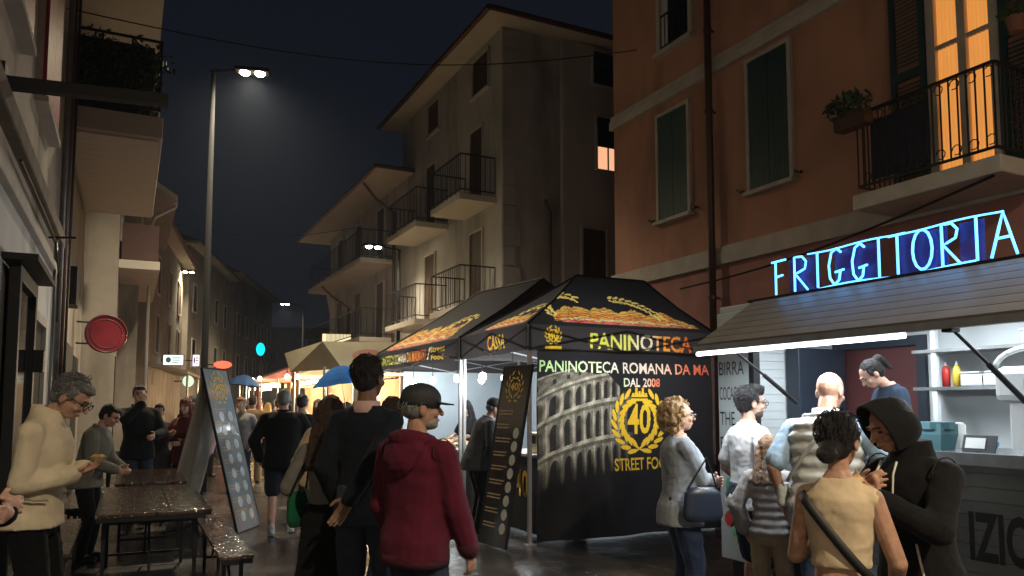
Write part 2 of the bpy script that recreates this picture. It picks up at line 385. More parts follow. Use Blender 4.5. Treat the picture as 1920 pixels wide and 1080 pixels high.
        for (S, e, w), sgn in zip(arms, (1, -1)):
            if sl <= 0: m.cap(T((sgn*0.09, -0.01, 1.405)), T((sgn*(sw-0.014), -0.006, 1.385)), 0.048, 0.048 + t*.5); continue
            m.cap(T((sgn*0.07, -0.01, 1.420)), S, 0.046 + t*.4, 0.052*bulk + t*.7)
            if sl <= 0.5: m.cap(S, S + (e-S)*sl*2, 0.056*bulk + t*.8, 0.054*bulk + t*1.1)
            else:
                m.cap(S, e, 0.053*bulk + t*.75, 0.047 + t*.7); f = (sl-0.5)*2; w2 = e + (w-e)*f
                if q or layer.get('puffarm'):
                    n = 9
                    for i in range(n):
                        a0 = e + (w2-e)*i/n; m.ell(a0 + (w2-e)/n*.5, (0.056 + t*.6,)*2 + (0.034,), np.stack(frame_of(w2-e), 1))
                m.cap(e, w2, 0.047 + t*.8, layer.get('cuff', 0.036) + t*.7)
        ob = m.build(layer.get('name', 'jacket'), layer['mat'], root, voxel=vg*(0.85 if q else 1), relax=1 if q else 3, wrinkle=layer.get('wr', [(0.015, 0.11), (0.006, 0.04)]), smooth=True)
        if lod == 0 and layer.get('rib'):
            rm_ = layer['rib']; g0 = torso_at(max(hem, .93), fem, bulk); tt = t + layer.get('flare', 0.012)*max(0, 1.02-hem)/0.15
            MB().loft([ring(z, g0[0]+tt+d_, g0[1]+tt+d_, g0[2], 40) for z, d_ in ((hem-.030, -.020), (hem-.030, -.006), (hem+.0, -.003), (hem+.03, -.004), (hem+.032, -.02))]).build('hem_band', rm_, root, smooth=True)
            for (S, e, w) in arms:
                d_ = norm(w-e); c_ = layer.get('cuff', .036) + t*.7; x_, y_, _ = frame_of(d_); MB().loft([[w + d_*k + r_*(math.cos(a)*x_ + math.sin(a)*y_) for a in np.linspace(0, 6.2832, 16, endpoint=False)] for k, r_ in ((-.05, c_-.004), (-.045, c_+.001), (.02, c_-.003), (.024, c_-.012))]).build('cuff', rm_, root, smooth=True)
            for s_ in (-1, 1):
                MB().tube([T((s_*(sw+.012)*math.cos(a)*.0 + s_*(sw-.004), .085*math.cos(a)-.006, 1.395 + .075*math.sin(a))) for a in np.linspace(-.6, math.pi+.6, 10)], .0035, 5).build('shoulder_seam', rm_, root, smooth=True)
        if layer.get('collar'):
            hgt, rr = layer['collar']; rg = []
            for z, r in ((1.435, rr+0.022), (1.455+hgt*.4, rr+0.006), (1.455+hgt, rr+0.002), (1.455+hgt, rr-0.008), (1.45, rr-0.006)):
                rg.append([T((r*math.cos(a), -0.008 + r*1.0*math.sin(a), z - 0.028*max(0, math.sin(a)))) for a in np.linspace(0, 2*math.pi, 20, endpoint=False)])
            mc = MB(); mc.loft(rg, cap=False); c = mc.build('collar', layer.get('collar_mat', layer['mat']), root, smooth=True)
            s = c.modifiers.new('thick', 'SOLIDIFY'); s.thickness = 0.006
        if layer.get('hood') == 'down':
            mh = MB(); pts = []
            for a in np.linspace(-2.5, 2.5, 13):
                pts.append(T((0.105*math.sin(a), -0.018 - 0.10*math.cos(a), 1.455 + 0.022*math.cos(a))))
            mh.tube(pts, [0.020+0.026*max(0, math.cos(a*0.62)) for a in np.linspace(-2.5, 2.5, 13)], 10)
            yb = -(torso_at(1.36, fem, bulk)[1] + t); n_ = 9
            mh.loft([[T((hw_*math.cos(a), yc + hd_*math.sin(a), z)) for a in np.linspace(0, 6.2832, 18, endpoint=False)] for z, hw_, yc, hd_ in ((1.255, .012, yb+.012, .006), (1.275, .045, yb+.004, .020), (1.31, .085, yb-.004, .034), (1.36, .118, yb+.006, .046), (1.41, .132, yb+.028, .056), (1.45, .120, yb+.050, .058), (1.475, .095, yb+.062, .045))])
            mh.build('hood', layer['mat'], root, voxel=vg*.8, relax=4, wrinkle=[(0.014, 0.06)], smooth=True)
        if layer.get('hood') == 'up':
            mh = MB(); rg = []
            for i, a in enumerate(np.linspace(0.0, 1.0, 9)):       # from the face opening over the crown to the nape
                y = 0.092 - 0.20*a; sc_ = math.sqrt(max(0.02, 1 - (max(0, a-0.35)/0.70)**2.2)); pts = []
                for tt in np.linspace(-0.30*math.pi, 1.30*math.pi, 18):
                    pts.append(HD((0.096*sc_*math.cos(tt), y - 0.012 + 0.018*math.sin(tt), 0.004 - 0.015*a + 0.128*sc_*math.sin(tt) + (0.016*max(0, math.sin(tt))**3))))
                rg.append(pts)
            n = 18; k = len(mh.v)
            for r in rg: mh.v.extend([tuple(p) for p in r])
            for i in range(len(rg)-1):
                for j in range(n-1): mh.f.append((i*n+j, i*n+j+1, (i+1)*n+j+1, (i+1)*n+j))
            mh.f.append(tuple((len(rg)-1)*n + j for j in range(n)))
            h = mh.build('hood', layer['mat'], root, smooth=True); s = h.modifiers.new('thick', 'SOLIDIFY'); s.thickness = 0.014; s.offset = 0
            sb = h.modifiers.new('sub', 'SUBSURF'); sb.levels = sb.render_levels = 2
            MB().loft([[T((0.105*k*math.cos(a), -0.02 + 0.10*k*math.sin(a), z)) for a in np.linspace(0, 2*math.pi, 16, endpoint=False)] for z, k in ((1.39, 1.25), (1.45, 1.05), (1.50, 0.92), (1.54, 0.88))]).build('hood_neck', layer['mat'], root, voxel=vg, relax=3, smooth=True)
        for extra in layer.get('extra', []): extra(root, T, HD, RH, arms)
    # hair
    if hair:
        st = hair['style']; m = MB(); wr = [(0.010, 0.02)]
        if cap:
            m.ell(HD((0, -0.040, -0.012)), (0.081, 0.080, 0.058), RH, 18, 12); wr = [(0.003, 0.02)]
        elif st in ('short', 'bun', 'pony', 'long', 'crop', 'top'):
            m.ell(HD((0, -0.030, 0.034)), (0.083, 0.098, 0.096), RH, 18, 12); m.ell(HD((0, -0.055, -0.01)), (0.076, 0.068, 0.078), RH)
            if st in ('short', 'top'): m.ell(HD((0, 0.030, 0.088)), (0.066, 0.062, 0.030), RH)
            if st == 'top': m.ell(HD((0, 0.025, 0.112)), (0.066, 0.072, 0.038), RH); wr = [(0.022, 0.022)]
            if st == 'crop': wr = [(0.003, 0.02)]
            for s in (-1, 1): m.ell(HD((s*0.074, 0.012, 0.020)), (0.010, 0.022, 0.032), RH)
        if st == 'bun':
            m.ell(HD((0, -0.150, -0.060)), (0.048, 0.044, 0.044), RH); m.ell(HD((0, -0.025, 0.045)), (0.090, 0.112, 0.095), RH); m.cap(HD((0, -0.08, -0.02)), HD((0, -0.15, -0.06)), 0.06, 0.04)
        if st == 'pony':
            m.ell(HD((0, -0.135, 0.055)), (0.048, 0.046, 0.046), RH); m.cap(HD((0, -0.15, 0.04)), HD((0, -0.16, -0.07)), 0.036, 0.018)
        if st == 'long':
            L_ = hair.get('len', 0.2)
            m.ell(HD((0, -0.02, 0.045)), (0.090, 0.105, 0.096), RH)
            for s in (-1, 0, 1): m.cap(HD((s*0.052, -0.060, 0)), T((s*0.075, -0.095, 1.475 - L_)), 0.052, 0.045)
            for s in (-1, 1): m.cap(HD((s*0.072, 0.0, 0.02)), T((s*0.085, -0.01, 1.475 - L_*0.8)), 0.024, 0.028)
            wr = [(0.020, 0.03)]
        if st == 'curly':
            r2 = np.random.default_rng(5)
            m.ell(HD((0, -0.05, 0.02)), (0.105, 0.10, 0.115), RH)
            for i in range(170):
                d = norm(r2.normal(size=3)); d[1] = d[1] if d[1] < 0.42 else -d[1]
                if d[1] > 0.1 and d[2] < 0.35 and abs(d[0]) < 0.75: continue
                c = np.array((0, -0.045, -0.005)) + d*np.array((0.118, 0.118, 0.138))*r2.uniform(0.85, 1.08); rr = r2.uniform(0.014, 0.026); m.ell(HD(c), (rr, rr, rr*1.15), None, 7, 5)
            wr = [(0.012, 0.012)]
        m.build('hair', hair['mat'], root, voxel=(0.006 if st == 'curly' else 0.008) if lod < 2 else 0.016, relax=0 if st == 'curly' else 2, wrinkle=wr, smooth=True)
    if hair and lod == 0 and not (top and top.get('hood') == 'up'):
        r3 = np.random.default_rng(int(H*1000)); m = MB(); curly = hair['style'] == 'curly'; nS = 420 if not cap else 120
        for i in range(nS):
            d = norm(r3.normal(size=3))
            if d[1] > (.15 if d[2] < .55 else .8) or d[2] < -.75 or (cap and d[2] > -.15): continue
            if curly: c0 = np.array((0, -.045, -.005)) + d*np.array((.125, .125, .145))
            elif hair['style'] == 'bun': c0 = np.array((0, -.025, .045)) + d*np.array((.091, .113, .096))
            else: c0 = np.array((0, -.030, .034)) + d*np.array((.084, .099, .097))
            down = np.array((0, -.5, -1.)); tg = norm(down - d*(down @ d) + r3.normal(size=3)*(.8 if curly else .22)); ln = r3.uniform(.025, .055); pts = []
            for k in range(4):
                f = k/3; pts.append(HD(c0 + tg*ln*(f-.4) + d*(.003 + (.016*math.sin(f*3.1) if curly else .005*math.sin(f*3.1) + .006*f*f*r3.uniform(-.3, 1.4)))))
            m.tube(pts, [.0022, .0026, .0022, .0008], 4)
        m.build('hair_strands', hair['mat'], root, smooth=True)['kind'] = 'stuff'
    if beard: 
        m = MB(); m.ell(HD((0, 0.030, -0.070)), (0.056, 0.062, 0.048), RH); m.ell(HD((0, 0.062, -0.080)), (0.038, 0.032, 0.034), RH)
        m.build('beard', beard, root, voxel=0.007, relax=1, wrinkle=[(0.005, 0.012)], smooth=True)
    if cap:
        m = MB(); m.ell(HD((0, -0.014, 0.052)), (0.092, 0.116, 0.088), RH, 20, 12); m.ell(HD((0, -0.014, 0.030)), (0.093, 0.117, 0.035), RH, 20, 8); m.build('cap_crown', cap, root, voxel=0.009, relax=1, wrinkle=[(0.006, 0.05)], smooth=True)
        rg = []
        for z in (0.0, 0.008): 
            rg.append([HD((0.080*math.cos(a), 0.07 + (0.105*math.sin(a) if math.sin(a) > 0 else 0.02*math.sin(a)), 0.046 - 0.012*abs(math.cos(a))**2 - (0.018*max(0, math.sin(a))) + z)) for a in np.linspace(0, 2*math.pi, 24, endpoint=False)])
        MB().loft(rg).build('cap_brim', cap, root, smooth=False)
    if glasses:
        m = MB()
        for s in (-1, 1):
            m.tube([HD((s*0.034 + 0.024*math.cos(a), 0.108, 0.006 + 0.019*math.sin(a))) for a in np.linspace(0, 2*math.pi, 13)], 0.0028, 5)
            m.cap(HD((s*0.058, 0.106, 0.012)), HD((s*0.084, -0.01, 0.012)), 0.003, 0.003, 5, 1)
        m.cap(HD((-0.012, 0.110, 0.010)), HD((0.012, 0.110, 0.010)), 0.003, 0.003, 5, 1)
        m.build('glasses', mat('glasses_frame', (0.015, 0.015, 0.018), 0.25, 0), root)
    root['_T'] = 0; del root['_T']
    return dict(root=root, T=T, HD=HD, RH=RH, TH=TH, arms=arms, legs=legs, torso=lambda z: torso_at(z, fem, bulk), s=H/1.75)
def to_world(p, q):
    r = p['root']; a = r.rotation_euler[2]; return rotz(a) @ (np.asarray(q, float)*p['s']) + np.array(r.location)
# ------------------------------------------------------------------ setting
def wb(mb, name, mt, parent, **k):
    """verts given in world coordinates, parent = an unrotated Empty or one of its parts"""
    loc = tuple(-c for c in parent.location) if parent is not None and parent.type == 'EMPTY' else None
    return mb.build(name, mt, parent, loc=loc, **k)
def wbx(name, lo, hi, mt, parent, bevel=0.0): return wb(MB().box(lo, hi), name, mt, parent, bevel=bevel)
def wtext(*a, **k):
    o = print_text(*a, **k); p = o.parent
    if p is not None and p.type == 'EMPTY': o.location = tuple(-c for c in p.location)
    return o
def light(kind, loc, power, col, parent=None, size=0.1, rot=None, spot=None, name='lamp_light', sx=None):
    l = bpy.data.lights.new(name, kind); l.energy = power; l.color = col
    if kind == 'AREA':
        l.size = size
        if sx: l.shape = 'RECTANGLE'; l.size_y = sx
    else: l.shadow_soft_size = size
    if spot: l.spot_size = RAD(spot); l.spot_blend = 1.0
    o = bpy.data.objects.new(name, l); COL.objects.link(o); o.parent = parent
    o.location = loc if parent is None else tuple(np.array(loc) - np.array(parent.location))
    if rot: o.rotation_euler = rot
    return o

# wet street
def wet_mat():
    m = bpy.data.materials.new('wet_asphalt'); m.use_nodes = True; N = m.node_tree.nodes; L = m.node_tree.links; b = N['Principled BSDF']
    tc = N.new('ShaderNodeTexCoord')
    def noise(s, d=6):
        n = N.new('ShaderNodeTexNoise'); n.inputs['Scale'].default_value = s; n.inputs['Detail'].default_value = d; L.new(tc.outputs['Object'], n.inputs['Vector']); return n
    def ramp(src, p0, c0, p1, c1):
        r = N.new('ShaderNodeValToRGB'); r.color_ramp.elements[0].position = p0; r.color_ramp.elements[1].position = p1
        r.color_ramp.elements[0].color = (*c0, 1); r.color_ramp.elements[1].color = (*c1, 1); L.new(src, r.inputs[0]); return r
    n1 = noise(0.9); n2 = noise(160, 3); n3 = noise(5.0, 4)
    c = ramp(n1.outputs['Fac'], 0.35, (0.035, 0.033, 0.032), 0.7, (0.085, 0.078, 0.073))
    L.new(c.outputs[0], b.inputs['Base Color'])
    r = ramp(n1.outputs['Fac'], 0.36, (0.07, 0.07, 0.07), 0.66, (0.34, 0.34, 0.34)); L.new(r.outputs[0], b.inputs['Roughness'])
    b1 = N.new('ShaderNodeBump'); b1.inputs['Strength'].default_value = 0.22; b1.inputs['Distance'].default_value = 0.01; L.new(n2.outputs['Fac'], b1.inputs['Height'])
    b2 = N.new('ShaderNodeBump'); b2.inputs['Strength'].default_value = 0.16; b2.inputs['Distance'].default_value = 0.03; L.new(n3.outputs['Fac'], b2.inputs['Height']); L.new(b1.outputs[0], b2.inputs['Normal'])
    bk = N.new('ShaderNodeTexBrick'); bk.inputs['Scale'].default_value = 1.0; bk.inputs['Brick Width'].default_value = .50; bk.inputs['Row Height'].default_value = .25; bk.inputs['Mortar Size'].default_value = .010; bk.inputs['Mortar Smooth'].default_value = .6
    bk.inputs['Color1'].default_value = bk.inputs['Color2'].default_value = (1, 1, 1, 1); bk.inputs['Mortar'].default_value = (0, 0, 0, 1); L.new(tc.outputs['Object'], bk.inputs['Vector'])
    b3 = N.new('ShaderNodeBump'); b3.inputs['Strength'].default_value = .6; b3.inputs['Distance'].default_value = .008; L.new(bk.outputs['Color'], b3.inputs['Height']); L.new(b2.outputs[0], b3.inputs['Normal'])
    L.new(b3.outputs[0], b.inputs['Normal']); b.inputs['Specular IOR Level'].default_value = 0.6
    return m
g = MB(); n = 24
xs = np.linspace(-300, 300, n + 1)
for i in range(n):
    for j in range(n): g.add([(xs[i], xs[j], 0), (xs[i+1], xs[j], 0), (xs[i+1], xs[j+1], 0), (xs[i], xs[j+1], 0)], [(0, 1, 2, 3)])
struct(g.build('street', wet_mat()))

M_cream = mat('cream_plaster', (0.50, 0.45, 0.37), 0.85, 0.10, 2, 0.25, 30, dirt=((0.13, 0.11, 0.08), 1.8, 0.85))
M_tan = mat('tan_plaster', (0.30, 0.27, 0.23), 0.88, 0.12, 2, 0.25, 30, dirt=((0.11, 0.095, 0.075), 1.6, 0.85))
M_white = mat('white_plaster', (0.60, 0.60, 0.58), 0.85, 0.08, 2, 0.2, 30, dirt=((0.20, 0.18, 0.15), 1.8, 0.75))
M_beige = mat('beige_plaster', (0.43, 0.42, 0.41), 0.88, 0.10, 1.2, 0.15, 25, dirt=((0.16, 0.14, 0.12), 1.3, 0.75))
M_beige2 = mat('beige_plaster_grey', (0.46, 0.45, 0.44), 0.88, 0.10, 1.2, 0.15, 25, dirt=((0.18, 0.16, 0.14), 0.9, 0.5))
M_orange = mat('orange_plaster', (0.50, 0.265, 0.185), 0.85, 0.12, 1.1, 0.15, 40, dirt=((0.17, 0.08, 0.055), 1.1, 0.8))
M_redbase = mat('dusky_red_plaster', (0.42, 0.20, 0.175), 0.85, 0.10, 1.1, 0.15, 40, dirt=((0.15, 0.07, 0.06), 1.1, 0.8))
M_stone = mat('pale_stone', (0.50, 0.46, 0.41), 0.8, 0.12, 4, 0.2, 40)
M_iron = mat('black_iron', (0.018, 0.018, 0.02), 0.45, 0.1, 20, metal=0.3)
M_darkwood = mat('dark_brown_wood', (0.06, 0.035, 0.024), 0.6, 0.25, 6, stretch=(1, 1, .15))
M_green = mat('dark_green_shutter', (0.012, 0.045, 0.042), 0.5, 0.15, 5, stretch=(6, 6, .5))
M_redsh = mat('red_shutter', (0.34, 0.018, 0.03), 0.5, 0.15, 6)
M_glass = mat('dark_glass', (0.012, 0.014, 0.018), 0.06, 0, spec=0.8)
M_roof = mat('roof_tile_dark', (0.11, 0.055, 0.04), 0.8, 0.3, 3, 0.4, 8)
M_soffit = mat('pale_soffit', (0.52, 0.48, 0.42), 0.8, 0.08, 2)
M_pipe_b = mat('brown_pipe', (0.085, 0.045, 0.032), 0.4, 0.15, 8, metal=0.3)
M_pipe_g = mat('grey_pipe', (0.16, 0.16, 0.16), 0.4, 0.15, 8, metal=0.5)
M_black = mat('black_paint', (0.010, 0.010, 0.011), 0.55, 0.1, 10, spec=.3)
M_steel = mat('galvanised_steel', (0.32, 0.33, 0.34), 0.35, 0.15, 10, metal=0.85)
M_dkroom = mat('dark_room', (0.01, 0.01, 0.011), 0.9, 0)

def facade_window(parent, X, y0, y1, z0, z1, side, frame, pane, depth=0.10, name='window', fw=0.07, sill=True, glow=None):
    """window on a wall at X facing side (-1: faces -X, 1: faces +X): recessed pane, proud frame, sill"""
    s = side; w = wb(MB().box((min(X, X+s*0.012), y0, z0), (max(X, X+s*0.012), y1, z1)), name, pane, parent)
    fr = MB(); a, b_ = sorted((X, X + s*0.06))
    fr.box((a, y0-fw, z0-fw*.2), (b_, y0, z1)); fr.box((a, y1, z0-fw*.2), (b_, y1+fw, z1)); fr.box((a, y0-fw, z1+.001), (b_, y1+fw, z1+fw))
    wb(fr, 'frame', frame, w)
    if sill: wb(MB().box((min(X, X+s*0.12), y0-fw-.03, z0-fw), (max(X, X+s*0.12), y1+fw+.03, z0-.002)), 'sill', frame, w)
    return w
def closed_shutters(parent, X, y0, y1, z0, z1, side, m):
    mid = (y0+y1)/2
    for (a, b_) in ((y0+.005, mid-.006), (mid+.006, y1-.005)):
        lf = MB(); xx = sorted((X+side*0.02, X+side*0.055)); f = .055
        lf.box((xx[0], a, z0+.01), (xx[1], a+f, z1-.01)); lf.box((xx[0], b_-f, z0+.01), (xx[1], b_, z1-.01))
        for zz in (z0+.01, (z0+z1)/2, z1-.09): lf.box((xx[0], a+f, zz), (xx[1], b_-f, zz+.08))
        sh = wb(lf, 'shutter', m, parent); sl = MB(); zz = z0+.10
        while zz < z1-.10:
            if abs(zz-(z0+z1)/2-.04) > .07:
                c = np.array((X+side*0.036, (a+b_)/2, zz)); sl.obox(c, (0,1,0), norm((side*.8,0,-.6)), norm((side*.6,0,.8)), (b_-a)/2-f, 0.022, 0.005)
            zz += .045
        wb(sl, 'louvres', m, sh)['kind'] = 'stuff'
def plank_shutters(parent, X, y0, y1, z0, z1, side, m, off=.014):
    mid = (y0+y1)/2
    for (a, b_) in ((y0+.003, mid-.004), (mid+.004, y1-.003)):
        n = 4; w_ = (b_-a)/n; xx = sorted((X+side*off, X+side*(off+.031)))
        for i in range(n): wb(MB().box((xx[0], a+i*w_+.0015, z0+.005), (xx[1], a+(i+1)*w_-.0015, z1-.005)), 'shutter_board', m, parent)
def railing(parent, pts, z0, z1, m, step=0.12, r=0.008, name='railing'):
    """top and bottom rails along pts with upright bars, each bar its own object"""
    top = MB(); low = MB()
    for a, b_ in zip(pts[:-1], pts[1:]):
        top.bar((*a, z1), (*b_, z1), .04, .03); low.bar((*a, z0), (*b_, z0), .025, .025)
    rl = wb(top, name, m, parent); wb(low, 'bottom_rail', m, rl if rl.parent.type == 'EMPTY' else parent); me = MB().tube([(0, 0, z0), (0, 0, z1)], r, 6).mesh('baluster', m)
    for a, b_ in zip(pts[:-1], pts[1:]):
        a = np.array(a); b_ = np.array(b_); L_ = np.linalg.norm(b_-a); k = max(1, int(L_/step))
        for i in range(k+1):
            p = a + (b_-a)*i/k; share('baluster', me, rl, (p[0], p[1], 0))
    return rl

# ---- right: orange house
ob = empty('building', (8, 11.75, 0), label='orange plastered house with dark green shutters and pale string courses', cat='building')
wbx('wall', (8, -9, 3.99), (17, 11.75, 13), M_orange, ob)
wbx('ground_floor_wall', (8.004, -9, 0), (17, 11.745, 3.72), M_redbase, ob)
wbx('string_course', (7.93, -9, 3.72), (17, 11.80, 3.99), M_stone, ob, .01)
wbx('string_course', (7.92, -9, 6.74), (8.01, 11.80, 6.90), M_stone, ob, .01)
wbx('string_course', (7.95, -9, 6.90), (8.01, 11.80, 7.00), M_stone, ob, .01)
for (y0, y1, z0, z1) in ((9.60, 10.36, 4.70, 6.50), (7.47, 8.22, 4.68, 6.60)):
    w = facade_window(ob, 8, y0, y1, z0, z1, -1, M_stone, M_green, fw=.06); plank_shutters(w, 8, y0, y1, z0, z1, -1, M_green)
    for yy in (y0-.17, y1+.17): wb(MB().bar((7.99, yy, z0+.05), (7.90, yy, z0+.03), .03).bar((7.91, yy-.05, z0+.01), (7.91, yy+.05, z0+.07), .035), 'shutter_catch', M_iron, w)
w = facade_window(ob, 8, 9.52, 10.27, 7.62, 9.2, -1, M_stone, M_glass, fw=.08); railing(w, [(7.97, 9.54), (7.97, 10.25)], 7.7, 8.25, M_iron, .09)
wb(MB().box((7.975, 10.08, 7.63), (7.995, 10.25, 9.19)), 'curtain', M_white, w)
wb(MB().tube([(7.87, 8.97, 0), (7.87, 8.97, 13)], .055, 10), 'downpipe', M_pipe_b, ob, smooth=True)
for z in (3.2, 6.1, 7.4, 9.5): wb(MB().tube([(7.87, 8.97, z), (7.87, 8.97, z+.05)], .068, 10).box((7.87, 8.96, z+.01), (8.0, 8.98, z+.04)), 'pipe_clamp', M_pipe_b, ob)
# balcony door with lit room
M_curtain = mat('lit_curtain', (0.9, 0.42, 0.10), 0.8, 0.25, 3, emit=0.28, ecol=(1.0, 0.40, 0.09), stretch=(1, 6, .3))
bd = wb(MB().box((7.990, 4.72, 3.99), (7.999, 5.32, 6.9)), 'balcony_door', M_curtain, ob)
for (ya, yb) in ((4.735, 4.96), (5.07, 5.31)):
    cu = MB(); n_ = 30
    for i in range(n_+1):
        for z in (4.13, 5.5, 6.88): cu.v.append((7.972 + .010*math.sin(i*1.1 + z) + .004*math.sin(i*2.7), ya + (yb-ya)*i/n_, z))
    for i in range(n_):
        for j in range(2): cu.f.append((i*3+j, (i+1)*3+j, (i+1)*3+j+1, i*3+j+1))
    wb(cu, 'curtain', M_curtain, bd, smooth=True)
fr = MB()
for (a, b_) in ((5.32, 5.42), (4.62, 4.72), (4.97, 5.06)): fr.box((7.93, a, 3.99), (7.99, b_, 6.9))
fr.box((7.94, 4.72, 5.55), (7.985, 5.32, 5.60)); fr.box((7.94, 4.72, 3.99), (7.985, 5.32, 4.12))
wb(fr, 'door_frame', M_stone, bd)
def open_shutter(y0, y1):
    f = MB(); a, b_ = 7.90, 7.945
    f.box((a, y0, 4.0), (b_, y0+.06, 6.9)); f.box((a, y1-.06, 4.0), (b_, y1, 6.9))
    for z in (4.0, 5.35, 6.8): f.box((a, y0+.06, z), (b_, y1-.06, z+.1))
    o = wb(f, 'shutter', M_green, ob); s = MB(); z = 4.13
    while z < 6.78:
        if not 5.3 < z < 5.48: s.obox((7.925, (y0+y1)/2, z), (0, 1, 0), (-.8, 0, -.6), (-.6, 0, .8), (y1-y0)/2-.06, .022, .005)
        z += .05
    wb(s, 'louvres', M_green, o)['kind'] = 'stuff'
open_shutter(5.43, 5.86); open_shutter(3.95, 4.60)
slab = wbx('balcony_slab', (7.15, 4.2, 3.76), (7.99, 5.84, 3.93), M_stone, ob, .015)
rl = railing(ob, [(7.97, 5.78), (7.20, 5.78), (7.20, 4.26), (7.97, 4.26)], 4.02, 4.84, M_iron, .085, .009)
wb(MB().box((7.215, 4.95, 4.06), (7.225, 5.62, 4.72)), 'privacy_screen', mat('screen_navy', (0.02, 0.022, 0.035), 0.9, .1), rl)
for y in np.arange(4.3, 5.75, .17):
    for zb, zt in ((4.04, 4.16), (4.70, 4.82)):
        sc_ = MB(); sc_.tube([(7.19, y + .05*math.cos(a), (zb+zt)/2 + .05*math.sin(a)) for a in np.linspace(0, 5.2, 8)], .006, 5); wb(sc_, 'scroll', M_iron, rl)
def leaf_cloud(mb, c, r, n, size, rg):
    for i in range(n):
        d = norm(rg.normal(size=3))*rg.uniform(0.3, 1)**.5; p = np.array(c) + d*np.array(r); x = norm(rg.normal(size=3)); y = norm(np.cross(x, rg.normal(size=3))); s = size*rg.uniform(.6, 1.3)
        mb.add([p - x*s, p + y*s*.45, p + x*s, p - y*s*.45], [(0, 1, 2, 3)])
M_leaf = mat('leaf_green', (0.035, 0.06, 0.022), 0.6, 0.4, 8)
fb = empty('flower_box', (7.12, 5.75, 4.62), label='dark leafy plant in a box on the corner of the iron balcony rail', cat='plant')
wbx('planter', (7.02, 5.55, 4.66), (7.18, 5.95, 4.82), M_pipe_b, fb, .01)
l_ = MB(); leaf_cloud(l_, (7.1, 5.8, 4.93), (.16, .30, .16), 260, .05, rng); wb(l_, 'leaves', M_leaf, fb)['kind'] = 'stuff'
# hanging pot at the far right shutter
hp = empty('hanging_pot', (7.15, 4.0, 5.1), label='small clay pot with plant hanging by the green balcony shutter', cat='plant')
wb(MB().loft([[(7.15+r*math.cos(a), 4.0+r*math.sin(a), z) for a in np.linspace(0, 6.283, 12, endpoint=False)] for z, r in ((5.0, .06), (5.12, .09), (5.14, .095))]), 'pot', mat('clay', (.25, .10, .06), .8), hp)
l_ = MB(); leaf_cloud(l_, (7.15, 4.0, 5.2), (.14, .14, .10), 90, .04, rng); wb(l_, 'leaves', M_leaf, hp)['kind'] = 'stuff'

# ---- right: beige apartment house with deep eaves
def hip_house(label, X, y0, y1, depth, eave, oh, rise, m_wall, m_end=None, quoin=False):
    h = empty('building', (X, y0, 0), label=label, cat='building')
    wbx('wall', (X, y0, 0), (X+depth, y1, eave), m_wall, h)
    a = X-oh; b_ = X+depth+oh; c = y0-oh; d = y1+oh; e = eave
    s = MB(); s.box((a, c, e), (b_, d, e+.10)); wb(s, 'eaves', M_soffit, h)
    rr = MB(); k = min(depth, y1-y0)/2
    rr.add([(a-.05, c-.05, e+.102), (b_+.05, c-.05, e+.102), (b_+.05, d+.05, e+.102), (a-.05, d+.05, e+.102), (a+oh+k, c+oh+k, e+rise), (a+oh+k, d-oh-k, e+rise)], [(0, 1, 4), (1, 2, 5, 4), (2, 3, 5), (3, 0, 4, 5), (3, 2, 1, 0)])
    rf = wb(rr, 'roof', M_roof, h)
    wb(MB().tube([(a-.06, c-.06, e+.04), (a-.06, d+.06, e+.04)], .07, 8), 'gutter', M_pipe_b, rf); wb(MB().tube([(a-.06, c-.06, e+.04), (b_, c-.06, e+.04)], .07, 8), 'gutter', M_pipe_b, rf)
    return h
def balcony(h, X, y0, y1, z, dep=1.0, step=.12):
    sl = wbx('balcony_slab', (X-dep, y0, z-.16), (X-.001, y1, z), M_soffit, h, .01)
    railing(sl, [(X-.03, y0+.03), (X-dep+.04, y0+.03), (X-dep+.04, y1-.03), (X-.03, y1-.03)], z+.10, z+.98, M_iron, step, .009)
def door_on(h, X, y0, y1, z0, z1, m=None): facade_window(h, X, y0, y1, z0, z1, -1, M_stone, m or M_darkwood, fw=.05, sill=False, name='balcony_door')
bb = hip_house('beige four-storey house with deep eaves and iron balconies beyond the tent', 8, 16.6, 24.3, 9, 11.0, .6, 2.2, M_beige)
for (y0, y1, z0, z1) in ((17.35, 18.35, 9.75, 10.75), (20.85, 21.8, 9.8, 10.75)): facade_window(bb, 8, y0, y1, z0, z1, -1, M_beige, M_darkwood, fw=.05)
for z in (4.0, 6.75):
    for (d0, d1, b0, b1) in ((17.7, 18.5, 16.9, 18.9), (21.1, 21.9, 20.1, 22.8)): door_on(bb, 8, d0, d1, z+.02, z+2.1); balcony(bb, 8, b0, b1, z)
qs = MB()
for i in range(22): w_ = .5 if i % 2 else .36; qs.box((8.02, 16.57, i*.5), (8+w_, 16.598, i*.5+.47))
wb(qs, 'quoin', M_beige, bb)
wbx('wing_wall', (9.65, 16.45, 0), (14, 16.597, 10.97), M_beige2, bb)
def end_window(h, Y, x0, x1, z0, z1, frame, pane, name='window'):
    w = wb(MB().box((x0, Y-.012, z0), (x1, Y, z1)), name, pane, h); f = MB()
    f.box((x0-.06, Y-.06, z0-.01), (x0, Y, z1)); f.box((x1, Y-.06, z0-.01), (x1+.06, Y, z1)); f.box((x0-.06, Y-.06, z1+.001), (x1+.06, Y, z1+.06)); f.box((x0-.08, Y-.1, z0-.06), (x1+.08, Y, z0-.011))
    wb(f, 'frame', frame, w); return w
end_window(bb, 16.45, 10.55, 11.4, 9.95, 10.85, M_beige2, M_glass)
w = end_window(bb, 16.45, 10.65, 11.35, 7.7, 9.1, M_beige2, M_glass)
M_lit = mat('lit_pane', (0.9, 0.6, 0.35), 0.6, 0.1, 4, emit=0.45, ecol=(1.0, 0.5, 0.28))
